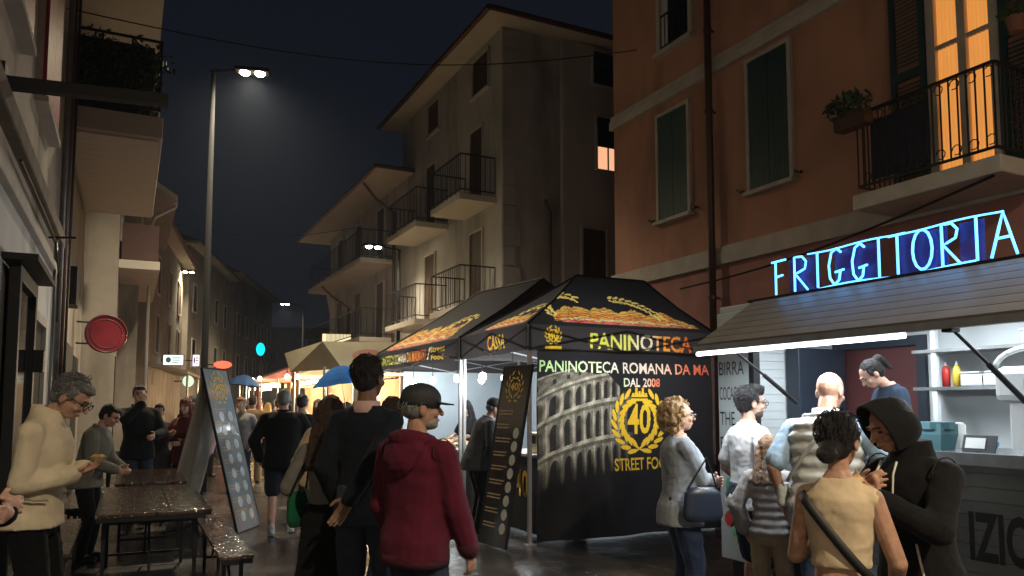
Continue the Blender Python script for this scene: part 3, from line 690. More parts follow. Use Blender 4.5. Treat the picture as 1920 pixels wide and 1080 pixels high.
for x in (10.69, 11.03): wb(MB().box((x, 16.425, 7.72), (x+.28, 16.436, 8.3)), 'pane', M_lit, w)
end_window(bb, 16.45, 10.2, 10.9, 4.2, 6.1, M_beige2, M_darkwood)
wb(MB().tube([(9.3, 16.5, 0), (9.3, 16.5, 6.4), (9.1, 16.4, 6.7)], .04, 8), 'downpipe', M_pipe_b, bb)
b2 = hip_house('lower beige house with very deep eaves and long balconies along the street', 8, 24.35, 34.5, 9, 9.1, 1.2, 1.8, M_beige)
for z in (3.9, 6.6):
    balcony(b2, 8, 25.2, 33.6, z, 1.15, .2)
    for y in (26.2, 29.2, 32.0): door_on(b2, 8, y, y+.9, z+.02, z+2.1)
wb(MB().tube([(6.85, 25.0, 9.1), (7.3, 25.0, 8.6), (7.95, 25.0, 8.2), (7.95, 25.0, 0)], .05, 8), 'downpipe', M_pipe_b, b2)
wb(MB().tube([(6.85, 31.0, 6.4), (7.3, 31.0, 6.0), (7.95, 31.0, 5.6), (7.95, 31.0, 0)], .05, 8), 'downpipe', M_pipe_b, b2)

def plain_house(label, p0, p1, depth, h, m_wall, rows, group=None, right=True, wcol=None):
    """house on the line p0 -> p1 (ground), facade to the street, windows as parts"""
    p0 = np.array(p0, float); p1 = np.array(p1, float); L_ = np.linalg.norm(p1-p0); a = math.atan2(*(p1-p0)[::-1]); sgn = -1 if right else 1
    o = empty('building', (p0[0], p0[1], 0), a, label=label, cat='building', group=group)
    bx('wall', (0, min(0, sgn*depth), 0), (L_, max(0, sgn*depth), h), m_wall, o)
    y0, y1 = sorted((-sgn*.5, sgn*(depth+.3)))
    bx('eaves', (-.3, y0, h), (L_+.3, y1, h+.15), M_soffit, o)
    ym = (y0+y1)/2; MB().add([(-.4, y0-.1, h+.152), (L_+.4, y0-.1, h+.152), (L_+.4, y1+.1, h+.152), (-.4, y1+.1, h+.152), (0, ym, h+1.9), (L_, ym, h+1.9)], [(0, 1, 5, 4), (2, 3, 4, 5), (1, 2, 5), (3, 0, 4), (3, 2, 1, 0)]).build('roof', M_roof, o)
    for z in rows:
        k = max(1, int(L_/2.6))
        for i in range(k):
            x = L_*(i+.5)/k; lo = (x-.42, min(0, -sgn*.02), z); hi = (x+.42, max(0, -sgn*.02), z+1.35)
            w = bx('window', lo, hi, wcol or M_darkwood, o); f = MB(); e = -sgn
            for (xa, xb, za, zb) in ((x-.5, x-.42, z-.08, z+1.43), (x+.42, x+.5, z-.08, z+1.43), (x-.419, x+.419, z+1.35, z+1.43), (x-.419, x+.419, z-.08, z)): f.box((xa, min(0, e*.05), za), (xb, max(0, e*.05), zb))
            f.build('frame', M_stone, w)
    return o
plain_house('dim house past the long balconies with shuttered windows', (8.6, 36), (11.6, 48), 9, 7.5, M_beige2, (3.6, 5.9))
plain_house('far dark house on the bend of the street', (12.2, 50), (17, 66), 9, 8.5, M_beige2, (3.6, 6.2))
plain_house('tall dark house closing the end of the street', (8, 92), (26, 86), 9, 9, M_beige2, (3.4, 6.2), right=False)

# ---- left: cream house with red shutters
lh_ = empty('building', (-.9, 0, 0), label='weathered cream house with dark red shutters beside the beer tables', cat='building')
wbx('wall', (-9, -9, 3.80), (-.9, 12.1, 13), M_cream, lh_)
wbx('ground_floor_wall', (-9, -9, 0), (-.903, 12.095, 3.24), M_white, lh_)
wbx('string_course', (-9, -9, 3.24), (-.84, 12.1, 3.33), M_stone, lh_, .008)
wbx('frieze', (-9, -9, 3.33), (-.897, 12.098, 3.62), M_cream, lh_)
wbx('cornice', (-9, -9, 3.62), (-.80, 12.1, 3.80), mat('dark_cornice', (.15, .12, .09), .8, .3, 4), lh_, .015)
for (y0, y1) in ((8.45, 9.75), (5.9, 7.2), (10.6, 11.6)):
    w = facade_window(lh_, -.9, y0, y1, 4.55, 6.5, 1, M_stone, M_redsh, fw=.06) if y0 < 10 else None
    if w: plank_shutters(w, -.9, y0-.07, y1+.07, 4.55, 6.56, 1, M_redsh, .064)
for i, (dx, y, m, r) in enumerate(((.07, 11.15, M_pipe_g, .035), (.08, 11.45, M_pipe_b, .05), (.06, 11.75, M_cream, .045), (.08, 12.0, M_black, .05), (.05, 10.75, M_pipe_g, .02))):
    z1 = 13 if i < 4 else 3.7
    wb(MB().tube([(-.9+dx, y, 0), (-.9+dx, y, z1)], r, 10), 'downpipe', m, lh_, smooth=True)
br = MB(); br.tube([(-.82, 7, 3.52), (-.80, 9, 3.48), (-.82, 10.2, 3.5), (-.80, 10.6, 3.2), (-.80, 10.7, 2.6)], .012, 6); br.tube([(-.9, 10.3, 3.55), (-.62, 10.33, 3.58)], .014, 6)
wb(br, 'cable_bracket', M_black, lh_)
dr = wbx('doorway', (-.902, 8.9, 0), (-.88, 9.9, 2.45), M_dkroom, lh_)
wb(MB().box((-.9, 8.8, 0), (-.84, 8.899, 2.55)).box((-.9, 9.901, 0), (-.84, 10.0, 2.55)).box((-.9, 8.9, 2.451), (-.84, 9.9, 2.55)), 'frame', M_stone, dr)
# open glazed door leaf of a shop at the wall
dl = empty('shop_door', (-.86, 7.1, 0), label='open black framed glass door standing against the white wall', cat='door')
f = MB(); f.box((-.86, 7.0, .05), (-.78, 7.1, 2.7)); f.box((-.86, 8.15, .05), (-.78, 8.27, 2.7)); f.box((-.86, 7.1, 2.58), (-.78, 8.15, 2.7)); f.box((-.86, 7.1, .05), (-.78, 8.15, .25)); f.box((-.86, 7.1, 1.0), (-.79, 8.15, 1.08))
wb(f, 'door_frame', M_black, dl, bevel=.006); wbx('pane', (-.83, 7.1, .25), (-.815, 8.15, 2.58), M_glass, dl); wbx('top_cap', (-.9, 6.9, 2.72), (-.66, 8.4, 2.77), M_black, dl)
wb(MB().box((-.78, 8.12, 1.9), (-.70, 8.24, 2.1)), 'lock_box', M_black, dl)
bm_ = empty('steel_bracket_beam', (-.9, 6.5, 3.96), label='black beam sticking out from the cream wall above the street', cat='beam')
wb(MB().bar((-.9, 6.5, 3.94), (.20, 6.5, 4.0), .09, .085), 'beam', M_black, bm_); wb(MB().box((-.9, 6.38, 3.84), (-.87, 6.62, 4.06)), 'wall_plate', M_black, bm_)

# ---- left: house with the big balcony
lb = empty('building', (-.95, 12.15, 0), label='house with large planked balcony and dark plant screen over the street', cat='building')
wbx('wall', (-9, 12.15, 0), (-.95, 19.0, 12.5), M_tan, lb)
sl = wbx('balcony_slab', (-.95, 12.2, 5.52), (.32, 17.5, 5.84), M_soffit, lb, .01)
M_plank = mat('soffit_board', (0.56, 0.50, 0.43), 0.6, 0.12, 3, stretch=(.3, 4, 1))
pm = MB().box((-.90, 0, 5.49), (.27, .262, 5.519)).mesh('soffit_board', M_plank)
for i in range(19): share('soffit_board', pm, sl, (0, 12.3+i*.27, 0))
rl = railing(lb, [(-.9, 12.25), (.27, 12.25), (.27, 17.45)], 5.95, 7.0, M_iron, .32, .014)
l_ = MB()
for i in range(16): leaf_cloud(l_, (rng.uniform(-.85, .2), 12.33, rng.uniform(6.0, 6.9)), (.3, .06, .22), 60, .05, rng)
for i in range(50): leaf_cloud(l_, (.20, rng.uniform(12.3, 17.4), rng.uniform(5.9, 6.9)), (.08, .3, .22), 40, .06, rng)
o = wb(l_, 'plant_screen', M_leaf, rl); o['kind'] = 'stuff'
wb(MB().box((-.88, 12.38, 5.9), (.18, 12.40, 6.95)).box((.16, 12.4, 5.9), (.18, 17.4, 6.95)), 'screen_cloth', mat('dark_net', (.03, .03, .026), .9, .3, 6), rl)
wbx('balcony_slab', (-.95, 12.2, 8.3), (.30, 17.5, 8.6), M_soffit, lb, .01)
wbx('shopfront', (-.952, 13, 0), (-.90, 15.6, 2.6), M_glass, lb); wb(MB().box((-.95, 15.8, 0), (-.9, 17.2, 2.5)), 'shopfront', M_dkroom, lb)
wbx('fascia_box', (-.95, 12.6, 3.05), (-.72, 13.2, 3.6), M_black, lb)
# round red hanging sign
ds = empty('hanging_sign', (-.42, 16.4, 2.95), label='round red disc sign hanging out from the left wall', cat='sign'); ds.rotation_euler[2] = RAD(14)
MB().loft([[( .36*k*math.cos(a), y, .36*k*math.sin(a)) for a in np.linspace(0, 6.2832, 36, endpoint=False)] for y, k in ((-.05, .96), (-.05, 1), (.05, 1), (.05, .96))]).build('disc', mat('red_enamel', (.23, .012, .020), .35, .35, 2.5), ds)
MB().tube([(.35*math.cos(a), -.05, .35*math.sin(a)) for a in np.linspace(0, 6.2832, 40)], .018, 6).build('rim', mat('dark_red_rim', (.12, .01, .012), .4, .2), ds, smooth=True)
MB().tube([(.27*math.cos(a), -.05, .27*math.sin(a)) for a in np.linspace(0, 6.2832, 36)], .008, 6).build('inner_ring', mat('dull_red_mark', (.20, .02, .025), .5, .2), ds, smooth=True)
MB().bar((-.5, 0, .2), (-.3, 0, .2), .03).bar((-.5, 0, -.2), (-.3, 0, -.2), .03).build('bracket', M_iron, ds)

# ---- left: pale house further on
lm = empty('building', (-.5, 19.1, 0), label='pale house with brown balcony and white downpipe past the red disc sign', cat='building')
wbx('wall', (-9, 19.1, 0), (-.3, 22, 9), M_tan, lm); wbx('corner_wall', (-9, 22.0, 0), (.15, 29, 8), M_tan, lm)
sl = wbx('balcony_slab', (-.3, 19.3, 4.7), (.55, 25.5, 4.9), M_soffit, lm, .01)
wb(MB().box((-.25, 19.35, 4.92), (.50, 19.39, 5.75)).box((.47, 19.39, 4.92), (.51, 25.4, 5.75)), 'balcony_parapet', mat('dark_brown_panel', (.07, .025, .02), .6, .2, 4), sl)
for (y0, z0) in ((20, 5.2), (23.4, 5.2), (26.2, 5.2)): facade_window(lm, -.3 if y0 < 22 else .15, y0, y0+.9, z0, z0+1.6, 1, M_stone, M_darkwood, fw=.05)
wb(MB().box((-.31, 19.4, 0), (-.28, 21.4, 2.7)), 'shopfront', M_glass, lm); wb(MB().box((.149, 24.5, 0), (.17, 26.5, 2.5)), 'shopfront', M_glass, lm)
wb(MB().tube([(.95, 21.6, 6.9), (.95, 21.9, 6.85), (.45, 21.9, 6.5), (.38, 22.0, 6.3), (.38, 22.0, 0)], .045, 8), 'downpipe', M_white, lm, smooth=True)
wb(MB().add([(-.5, 21.9, 7.9), (1.0, 21.9, 7.0), (1.0, 29.2, 7.0), (-.5, 29.2, 7.9), (-.5, 21.9, 8.1), (1.0, 21.9, 7.15), (1.0, 29.2, 7.15), (-.5, 29.2, 8.1)], [(0,3,2,1),(4,5,6,7),(0,1,5,4),(1,2,6,5),(2,3,7,6),(3,0,4,7)]), 'eaves', M_soffit, lm)
plain_house('grey house with shop canopy beyond the white downpipe', (.6, 30), (2.2, 40), 9, 8.2, M_tan, (3.6, 5.8), right=False)
plain_house('dark gabled house on the left of the bend', (2.5, 41), (5.6, 52), 9, 9.6, M_tan, (3.6, 6.4), right=False, wcol=M_glass)
plain_house('last dark house on the left before the bend', (6.0, 53), (10.5, 66), 9, 10.2, M_tan, (3.6, 6.4), right=False)
cn = empty('shop_canopy', (1.0, 30, 0), label='long pale canopy over lit shopfronts', cat='canopy')
wb(MB().add([(.66, 30.2, 3.0), (1.9, 30.1, 2.75), (3.4, 39.8, 2.75), (2.2, 39.9, 3.0), (.66, 30.2, 3.12), (1.9, 30.1, 2.85), (3.4, 39.8, 2.85), (2.2, 39.9, 3.12)], [(0,3,2,1),(4,5,6,7),(0,1,5,4),(1,2,6,5),(2,3,7,6),(3,0,4,7)]), 'canopy_roof', M_soffit, cn)
for t in (0.05, .5, .95): wb(MB().tube([(1.85+1.5*t, 30.2+9.5*t, 0), (1.85+1.5*t, 30.2+9.5*t, 2.8)], .04, 8), 'post', M_steel, cn)

hl = MB(); pts = []
for i, x in enumerate(np.linspace(-260, 320, 60)): pts.append((x, 260 + 20*math.sin(i*.7), 22 + 16*math.sin(i*.31+1) + 7*math.sin(i*.9) + rng.uniform(-1, 1)))
for a, b_ in zip(pts[:-1], pts[1:]): hl.add([(a[0], a[1]-60, 0), (b_[0], b_[1]-60, 0), b_, a, (a[0], a[1]+60, 0), (b_[0], b_[1]+60, 0)], [(0, 1, 2, 3), (3, 2, 5, 4)])
struct(hl.build('hill', mat('dark_wood_hill', (.02, .025, .018), 1, .3, .05)))

# ------------------------------------------------------------------ street lamps
M_pole = mat('lamp_pole_grey', (0.007, 0.0075, 0.008), 0.9, 0.1, 10, spec=.1)
M_led = mat('led_glow', (1, .9, .6), .5, 0, emit=45, ecol=(1.0, .86, .52))
LAMPC = (1.0, .83, .58)
def street_lamp(x, y, h, ang, power, label, arm=.75, cone=150):
    o = empty('street_lamp', (x, y, 0), -RAD(ang), label=label, cat='street lamp', group='street lamps')   # local +Y = arm direction
    MB().tube([(0, 0, 0), (0, 0, 1.0), (0, 0, 1.02), (0, 0, h-.05)], [.085, .085, .07, .042], 12).build('pole', M_pole, o, smooth=True)
    MB().tube([(0, 0, 0), (0, 0, .35)], .11, 12).build('base_sleeve', M_pole, o)
    MB().tube([(0, -.05, h-.06), (0, arm*.6, h-.02), (0, arm, h)], .025, 8).build('arm', M_pole, o)
    hd = MB().box((-.15, arm-.02, h-.03), (.15, arm+.62, h+.04)).build('lamp_head', M_pole, o, bevel=.015)
    for k in (0, 1): MB().ell((0, arm+.16+k*.28, h-.035), (.11, .10, .05), None, 14, 8).build('led_module', M_led, hd, smooth=True)
    l = light('SPOT', (0, 0, 0), power, LAMPC, None, .12, spot=cone); l.parent = o; l.location = (0, arm+.3, h-.08)
    return o
street_lamp(1.26, 15.5, 8.12, 105, 1500, 'tall street lamp by the dark plant-screened balcony', .42)
street_lamp(1.26, -5.0, 7.9, 60, 3000, 'added unseen street lamp behind the camera, lighting the foreground', cone=160)  # lamp added out of view to light the people's backs and the facades
street_lamp(7.2, 22.1, 6.35, -90, 420, 'street lamp in front of the beige balconied house', .5)
street_lamp(1.3, 39.0, 7.9, 100, 700, 'street lamp by the grey house with the shop canopy')
street_lamp(2.8, 56.2, 7.8, 100, 700, 'street lamp by the last dark house on the bend')
street_lamp(9.0, 45.4, 7.5, -80, 700, 'street lamp by the dim house past the long balconies')

for i, (A, B_, lab) in enumerate((((-.9, 11.3, 6.8), (8, 11.0, 8.0), 'thin overhead wire from the downpipes to the orange house'), ((.2, 26, 7.4), (7.5, 27.5, 8.2), 'thin overhead wire across the far street by the balconies'))):
    A = np.array(A); B_ = np.array(B_); o = MB().tube([A*(1-t) + B_*t - np.array((0, 0, .5*math.sin(math.pi*t))) for t in np.linspace(0, 1, 20)], .009, 5).build('overhead_wire', M_black); tag(o, lab, 'wire')
# ------------------------------------------------------------------ food tents
M_tent = mat('black_tent_cloth', (0.018, 0.018, 0.021), 0.55, 0.2, 5, 0.15, 20)
M_tentin = mat('white_tent_cloth', (0.40, 0.46, 0.50), 0.8, 0.06, 3, 0.1, 12)
M_alu = mat('aluminium_post', (0.55, 0.56, 0.58), 0.35, 0.08, 10, metal=0.8)
M_gold = mat('gold_print', (0.80, 0.52, 0.04), 0.55, 0.12, 20)
M_white_p = mat('cream_print', (0.75, 0.68, 0.55), 0.55, 0.05, 20)
FLAG = [(0.0, (.70, .72, .08)), (0.38, (.80, .76, .16)), (0.46, (.88, .78, .50)), (0.60, (.88, .70, .44)), (0.68, (.88, .34, .05)), (1.0, (.80, .16, .03))]
FLAG2 = [(0.0, (.45, .72, .28)), (0.30, (.70, .78, .50)), (0.42, (.88, .80, .68)), (0.70, (.88, .62, .48)), (0.84, (.85, .22, .10)), (1.0, (.80, .12, .06))]
def vnoise(x, y, s):
    a = np.sin(x*s*1.7 + 3.1*np.sin(y*s*1.3 + s)) + np.sin(y*s*2.3 + 2.2*np.sin(x*s*1.9)) ; return a/2
def food_col(a, b_):
    """ink of the filled-bread picture at (a, b_) in 0..1, or None outside its outline"""
    if not (0 <= a <= 1 and 0 <= b_ <= 1): return None
    topk = (.62 + .25*math.sin(a*2.6+.6) + .14*vnoise(a, .3, 17))*min(1, a*9)**.5*min(1, max(0, 1-a)*7)**.6
    if b_ > topk or b_ < .06*(1-min(1, a*8)): return None
    t = b_/max(topk, .01); v = .72 + .35*vnoise(a*3, b_*2, 9) + rng.uniform(-.16, .16)
    c = (.78, .15, .12) if t < .20 else ((.86, .64, .30) if t < .36 else ((.80, .27, .06) if t < .70 else (.86, .44, .10)))
    if vnoise(a, b_, 23) > .55: c = (.66, .50, .12)
    if vnoise(a, b_, 31) < -.7: c = (.30, .07, .04)
    return tuple(min(.9, max(.01, k*v)) for k in c)
def food_strip(o, r, up, w, h, name, parent, seed=1):
    r = norm(r); up = norm(up); nr = np.cross(r, up); o = np.asarray(o, float) + nr*.006; m = MB(); nx, ny = 70, 16
    for i in range(nx):
        for j in range(ny):
            c = food_col((i+.5)/nx, (j+.5)/ny)
            if c is None: continue
            p = lambda u_, v_: o + r*w*u_ + up*h*v_
            m.add([p(i/nx, j/ny), p((i+1)/nx, j/ny), p((i+1)/nx, (j+1)/ny), p(i/nx, (j+1)/ny)], [(0, 1, 2, 3)], c)
    return wb(m, name, vcol_mat('food_print'), parent)
def leaves_of(cx, cy, R, a0, a1, n, leaf):
    out = []
    for i in range(n):
        a = a0 + (a1-a0)*i/(n-1); t = np.array((-math.sin(a), math.cos(a)))*(1 if a1 > a0 else -1)
        for k in (1, -1):
            d = norm(np.array((math.cos(a), math.sin(a)))*k*.55 + t); x2 = np.array((cx, cy)) + np.array((math.cos(a), math.sin(a)))*(R + k*leaf*.42); out.append((x2, d, leaf))
    return out
CLOTH = (.020, .019, .021); GOLD = (.80, .50, .035)
def leaf_hit(leaves, a, b_):
    for (x2, d, lf) in leaves:
        q = np.array((a, b_)) - x2
        if abs(q[0]) < lf and abs(q[1]) < lf and ((q @ d)/(lf*.58))**2 + ((q[0]*-d[1] + q[1]*d[0])/(lf*.20))**2 < 1: return True
    return False
def roof_ink(foods, leaves):
    def f(a, b_):
        for (x2, d, lf) in leaves:
            q = np.array((a, b_)) - x2
            if abs(q[0]) < lf and abs(q[1]) < lf and ((q @ d)/(lf*.58))**2 + ((q[0]*-d[1] + q[1]*d[0])/(lf*.20))**2 < 1: return (.86, .62, .16)
        for (x0, y0, w, h) in foods:
            c = food_col((a-x0)/w, (b_-y0)/h)
            if c: return c
        return CLOTH
    return f
def laurel(m, c, r, up, R, a0, a1, n, leaf, fn=None):
    c = np.asarray(c, float); r = norm(r); up = norm(up)
    for i in range(n):
        a = a0 + (a1-a0)*i/(n-1); t = np.array((-math.sin(a), math.cos(a)))*(1 if a1 > a0 else -1)
        for k in (1, -1):
            d = norm(np.array((math.cos(a), math.sin(a)))*k*.55 + t); x2 = np.array((math.cos(a), math.sin(a)))*(R + k*leaf*.42)
            s = np.array((-d[1], d[0])); pts = [x2 - d*leaf*.55, x2 + s*leaf*.20, x2 + d*leaf*.6, x2 - s*leaf*.20]
            m.add([(fn(p[0], p[1]) if fn else c + r*p[0] + up*p[1]) for p in pts], [(0, 1, 2, 3)])
    return m

TX0, TX1, TY0, TY1 = 4.15, 6.95, 7.9, 9.9
def tent(label, x0, x1, y0, y1, ridge, inks={}, val={}):
    t = empty('food_tent', (x0, y0, 0), label=label, cat='tent', group='black food tents')
    for (x, y) in ((x0+.03, y0+.03), (x1-.03, y0+.03), (x1-.03, y1-.03), (x0+.03, y1-.03)):
        p = wbx('post', (x-.022, y-.022, 0), (x+.022, y+.022, 2.54), M_alu, t, .004); wbx('foot_plate', (x-.06, y-.06, 0), (x+.06, y+.06, .012), M_alu, p)
    e = 2.55; r0, r1 = np.array(ridge[0]), np.array(ridge[1])
    c = [np.array(k) for k in ((x0, y0, e), (x1, y0, e), (x1, y1, e), (x0, y1, e))]
    def panel(pts, ink=None):
        m = MB(); n, k = (10, 10) if ink is None else (150, 60)
        a, b_, c2, d = [np.asarray(p, float) for p in pts]; rr = norm(b_-a); ft = d-a; uu = norm(ft - rr*(ft @ rr)); P = []
        for i in range(n+1):
            for j in range(k+1):
                u_, v_ = i/n, j/k; p = (a*(1-u_)+b_*u_)*(1-v_) + (d*(1-u_)+c2*u_)*v_; P.append(p); m.v.append(tuple(p - np.array((0, 0, .05*math.sin(math.pi*v_)*(.5+.5*math.sin(math.pi*u_))))))
        for i in range(n):
            for j in range(k):
                q = i*(k+1)+j; m.f.append((q, q+k+1, q+k+2, q+1))
                if ink: cc = (P[q] + P[q+k+2])/2 - a; m.c.append(ink(cc @ rr, cc @ uu))
        return m
    longx = abs(r1[0]-r0[0]) > abs(r1[1]-r0[1])
    if longx: quads = ((c[0], c[1], r1, r0), (c[1], c[2], r1, r1), (c[2], c[3], r0, r1), (c[3], c[0], r0, r0))
    else: quads = ((c[0], c[1], r0, r0), (c[1], c[2], r1, r0), (c[2], c[3], r1, r1), (c[3], c[0], r0, r1))
    for qi, q in enumerate(quads): wb(panel(q, inks.get(qi)), 'roof_panel', cloth_print_mat() if qi in inks else M_tent, t, smooth=True)
    sm = MB()
    for k, rr in zip(c, ((r0, r1, r1, r0) if longx else (r0, r0, r1, r1))): sm.tube([k + (0, 0, .01), k*.5 + rr*.5 - (0, 0, .025), rr + (0, 0, .01)], .014, 6)
    sm.tube([r0 + (0, 0, .012), r1 + (0, 0, .012)], .014, 6); wb(sm, 'roof_seam', M_black, t)
    for vi, (a, b_) in enumerate(((c[0], c[1]), (c[1], c[2]), (c[2], c[3]), (c[3], c[0]))):
        m = MB(); L_ = np.linalg.norm(b_-a); d = (b_-a)/L_; nn = np.array((d[1], -d[0], 0)); ink = val.get(vi); n, k = (int(L_/.009), 34) if ink else (14, 2)
        for i in range(n+1):
            for j in range(k+1): p = a + d*L_*i/n; m.v.append(tuple(p + nn*(.012 + .006*math.sin(i/n*L_*5)*(1-j/k)) - (0, 0, (.31 + .006*math.sin(i/n*L_*6))*(1-j/k))))
        for i in range(n):
            for j in range(k): q = i*(k+1)+j; m.f.append((q, q+k+1, q+k+2, q+1)); m.c.append((ink(L_*(i+.5)/n, .31*(j+.5)/k) if ink else None) or (.045, .041, .042))
        wb(m, 'valance', cloth_print_mat(), t, smooth=True)
    fr = MB()
    for (a, b_) in ((c[0], c[1]), (c[1], c[2]), (c[2], c[3]), (c[3], c[0])):
        d = b_-a; k = 2
        for i in range(k):
            p, q = a + d*i/k - (0, 0, .04), a + d*(i+1)/k - (0, 0, .30); fr.bar(p, q, .018); p, q = a + d*i/k - (0, 0, .30), a + d*(i+1)/k - (0, 0, .04); fr.bar(p, q, .018)
    wb(fr, 'truss', M_alu, t); return t
r_pan = text_raster('PANINOTECA', 1.55, .20, .02); r_40s = text_raster('40', .11, .09, .02); lv = leaves_of(.33, .19, .085, RAD(250), RAD(110), 6, .045) + leaves_of(.33, .19, .085, RAD(290), RAD(430), 6, .045)
def val_front(a, b_):
    if ink_at(r_pan, a-.85, b_-.045): return grad(FLAG, (a-.85)/1.55)
    if ink_at(r_40s, a-.275, b_-.145) or (a < .5 and leaf_hit(lv, a, b_)) or (.22 < a < .44 and .03 < b_ < .065): return GOLD
r_cas = text_raster('CASSA', .52, .19, .015); r_rom = text_raster('PANINOTECA ROMANA DA MAURIZIO', 2.55, .17, .02); r_st = text_raster('Street', .6, .09, .02); r_fo = text_raster('Food', .5, .08, .02)
def val_cassa(a, b_):
    if ink_at(r_cas, a-.88, b_-.06): return grad([(0, (.80, .30, .06)), (.5, (.85, .52, .05)), (1, (.85, .56, .06))], (a-.88)/.52)
def val_side(a, b_):
    if ink_at(r_rom, a-.15, b_-.07): return grad(FLAG, (a-.15)/2.55)
    if ink_at(r_st, a-2.88, b_-.165) or ink_at(r_fo, a-2.92, b_-.05): return GOLD
    if 2.74 + .5*(b_-.06) < a < 2.79 + .5*(b_-.06) and .06 < b_ < .25: return (.8, .72, .6)
tA = tent('black tent printed with a gold 40 crest and a grey amphitheatre on its wall', TX0, TX1, TY0, TY1, ((5.42, 8.9, 3.36), (6.55, 8.9, 3.36)),
          {0: roof_ink([(.42, .10, 2.2, .50)], leaves_of(.80, .42, .36, RAD(200), RAD(60), 11, .105) + leaves_of(1.62, .28, .52, RAD(95), RAD(8), 10, .105)), 3: roof_ink([(.52, .10, 1.2, .42)], leaves_of(1.15, .42, .3, RAD(170), RAD(40), 7, .10))}, {0: val_front, 3: val_cassa})
tB = tent('longer black tent open to the street with food counter and hanging bulbs', TX0, TX1+.2, 9.98, 14.0, ((6.0, 10.9, 3.66), (5.7, 12.8, 3.66)),
          {3: roof_ink([(.25, .08, 3.1, .80)], leaves_of(2.45, .45, .55, RAD(190), RAD(50), 9, .15))}, {3: val_side})
# printed front wall, with slack folds
def wallp(a, z, off=0.0): return np.array((TX0 + .13 + a, TY0 + .03 - off + .030*math.sin(a*4.1+.5)*(1-z/2.4) + .02*math.sin(a*9)*(1-z/2.4)**2 + .01*math.sin(z*5+a), z))
WL = TX1 - TX0 - .13
# amphitheatre print
rg = np.random.default_rng(3)
ZL = np.array((.55, .96, 1.36, 1.68, 1.90)); ZR = np.array((.80, 1.27, 1.72, 2.03, 2.14))
def arena(a, z):
    s = (a-.005)/1.38
    if not 0 <= s <= 1: return 0
    f = math.sin(s*math.pi/2)**.8; zk = ZL + (ZR-ZL)*f
    if z < zk[0]-.12 or z > zk[4]: return 0
    if z < zk[0]: return .03*(z-zk[0]+.12)/.12
    t = np.interp(z, zk, range(5)); k = min(3, int(t)); tt = t-k
    if (k == 3 and s > .60 - .25*tt) or (k == 2 and s > .92 - .22*tt): return 0
    ph = (9.0*(1 - math.cos(.35 + 1.35*s))) % 1.0; v = .36
    if tt > .80: v = .66 if tt > .90 else .20
    elif k < 3:
        if abs(ph-.5) < .31 and (tt < .48 or (abs(ph-.5)/.31)**2 + ((tt-.48)/.24)**2 < 1): v = .05 if ph < .62 else .18
        elif abs(ph-.5) > .42: v = .66
    else: v = .30 if abs(ph-.5) > .12 or not .3 < tt < .6 else .04
    return v*(.80 + .35*math.sin(s*3.0))*(1 + .30*rg.uniform(-1, 1))*(.85 + .35*vnoise(s*4, t*.8, 5))*min(1, (1-s)*5 + .05)*min(1, t*1.2 + .10)
CX, CZ = 1.46, 1.40
r_w1 = text_raster('PANINOTECA ROMANA DA MA', WL-.12, .135, .012); r_w2 = text_raster('DAL 2008', .56, .11, .012); r_40 = text_raster('40', .36, .38, .02); r_sf = text_raster('STREET FOOD', .92, .15, .015)
lw = leaves_of(0, 0, .33, RAD(252), RAD(118), 9, .135) + leaves_of(0, 0, .33, RAD(288), RAD(422), 9, .135)
def wall_ink(a, z):
    if ink_at(r_w1, a-.03, z-2.00): return grad(FLAG2, (a-.03)/(WL-.12))
    if ink_at(r_w2, a-1.22, z-1.83): return grad(FLAG2, .3 + .6*(a-1.22)/.56)
    x, y = a-CX, z-CZ
    if ink_at(r_40, x+.18, y+.16) or ink_at(r_sf, x+.40, y+.60): return GOLD
    if abs(x) < .5 and abs(y) < .5:
        if leaf_hit(lw, x, y): return GOLD
        if abs(x) < .135 and .25 < y < .29: return GOLD
        for cx_, cy in ((-.10, .35), (-.05, .42), (0, .38), (.05, .42), (.10, .35)):
            if .30 < y < cy and abs(x-cx_) < .028*(1-.5*(y-.30)/(cy-.30)): return GOLD
        if -.39 < y < -.28 and (abs(y+.335 - x*.5) < .012 or abs(y+.335 + x*.5) < .012) and abs(x) < .1: return GOLD
    v = arena(a, z)*.56; return (max(CLOTH[0], v), max(CLOTH[1], v*.90), max(CLOTH[2], v*.70))
m = MB(); nx, nz = 320, 268
for i in range(nx+1):
    for j in range(nz+1): m.v.append(tuple(wallp(WL*i/nx, .015 + 2.24*j/nz)))
for i in range(nx):
    for j in range(nz): k = i*(nz+1)+j; m.f.append((k, k+nz+1, k+nz+2, k+1)); m.c.append(wall_ink(WL*(i+.5)/nx, .015 + 2.24*(j+.5)/nz))
fw = wb(m, 'printed_wall', cloth_print_mat(), tA, smooth=True)
# inner walls, counters, bulbs
wbx('rear_wall', (TX1+.08, 10.02, .02), (TX1+.1, 13.92, 2.24), M_tentin, tB); wbx('far_wall', (TX0+.5, 13.93, .02), (TX1+.07, 13.95, 2.24), M_tentin, tB)
wbx('rear_wall', (TX1-.02, TY0+.08, .02), (TX1, TY1-.05, 2.24), M_tentin, tA)
def counter(label, x0, x1, y0, y1, h, end=True):
    t = empty('serving_counter', (x0, y0, 0), label=label, cat='counter')
    wbx('counter_top', (x0-.04, y0, h-.04), (x1, y1, h), mat('counter_white', (.6, .6, .6), .3, .1), t, .006); wbx('front_cloth', (x0, y0+.02, .03), (x0+.02, y1-.02, h-.041), M_tent, t); wbx('end_cloth', (x0+.021, y0+.02, .03), (x1-.02, y0+.04, h-.041), M_tent, t)
    return t
cB = counter('black draped food counter under the longer tent', 4.42, 5.0, 10.15, 13.7, .95)
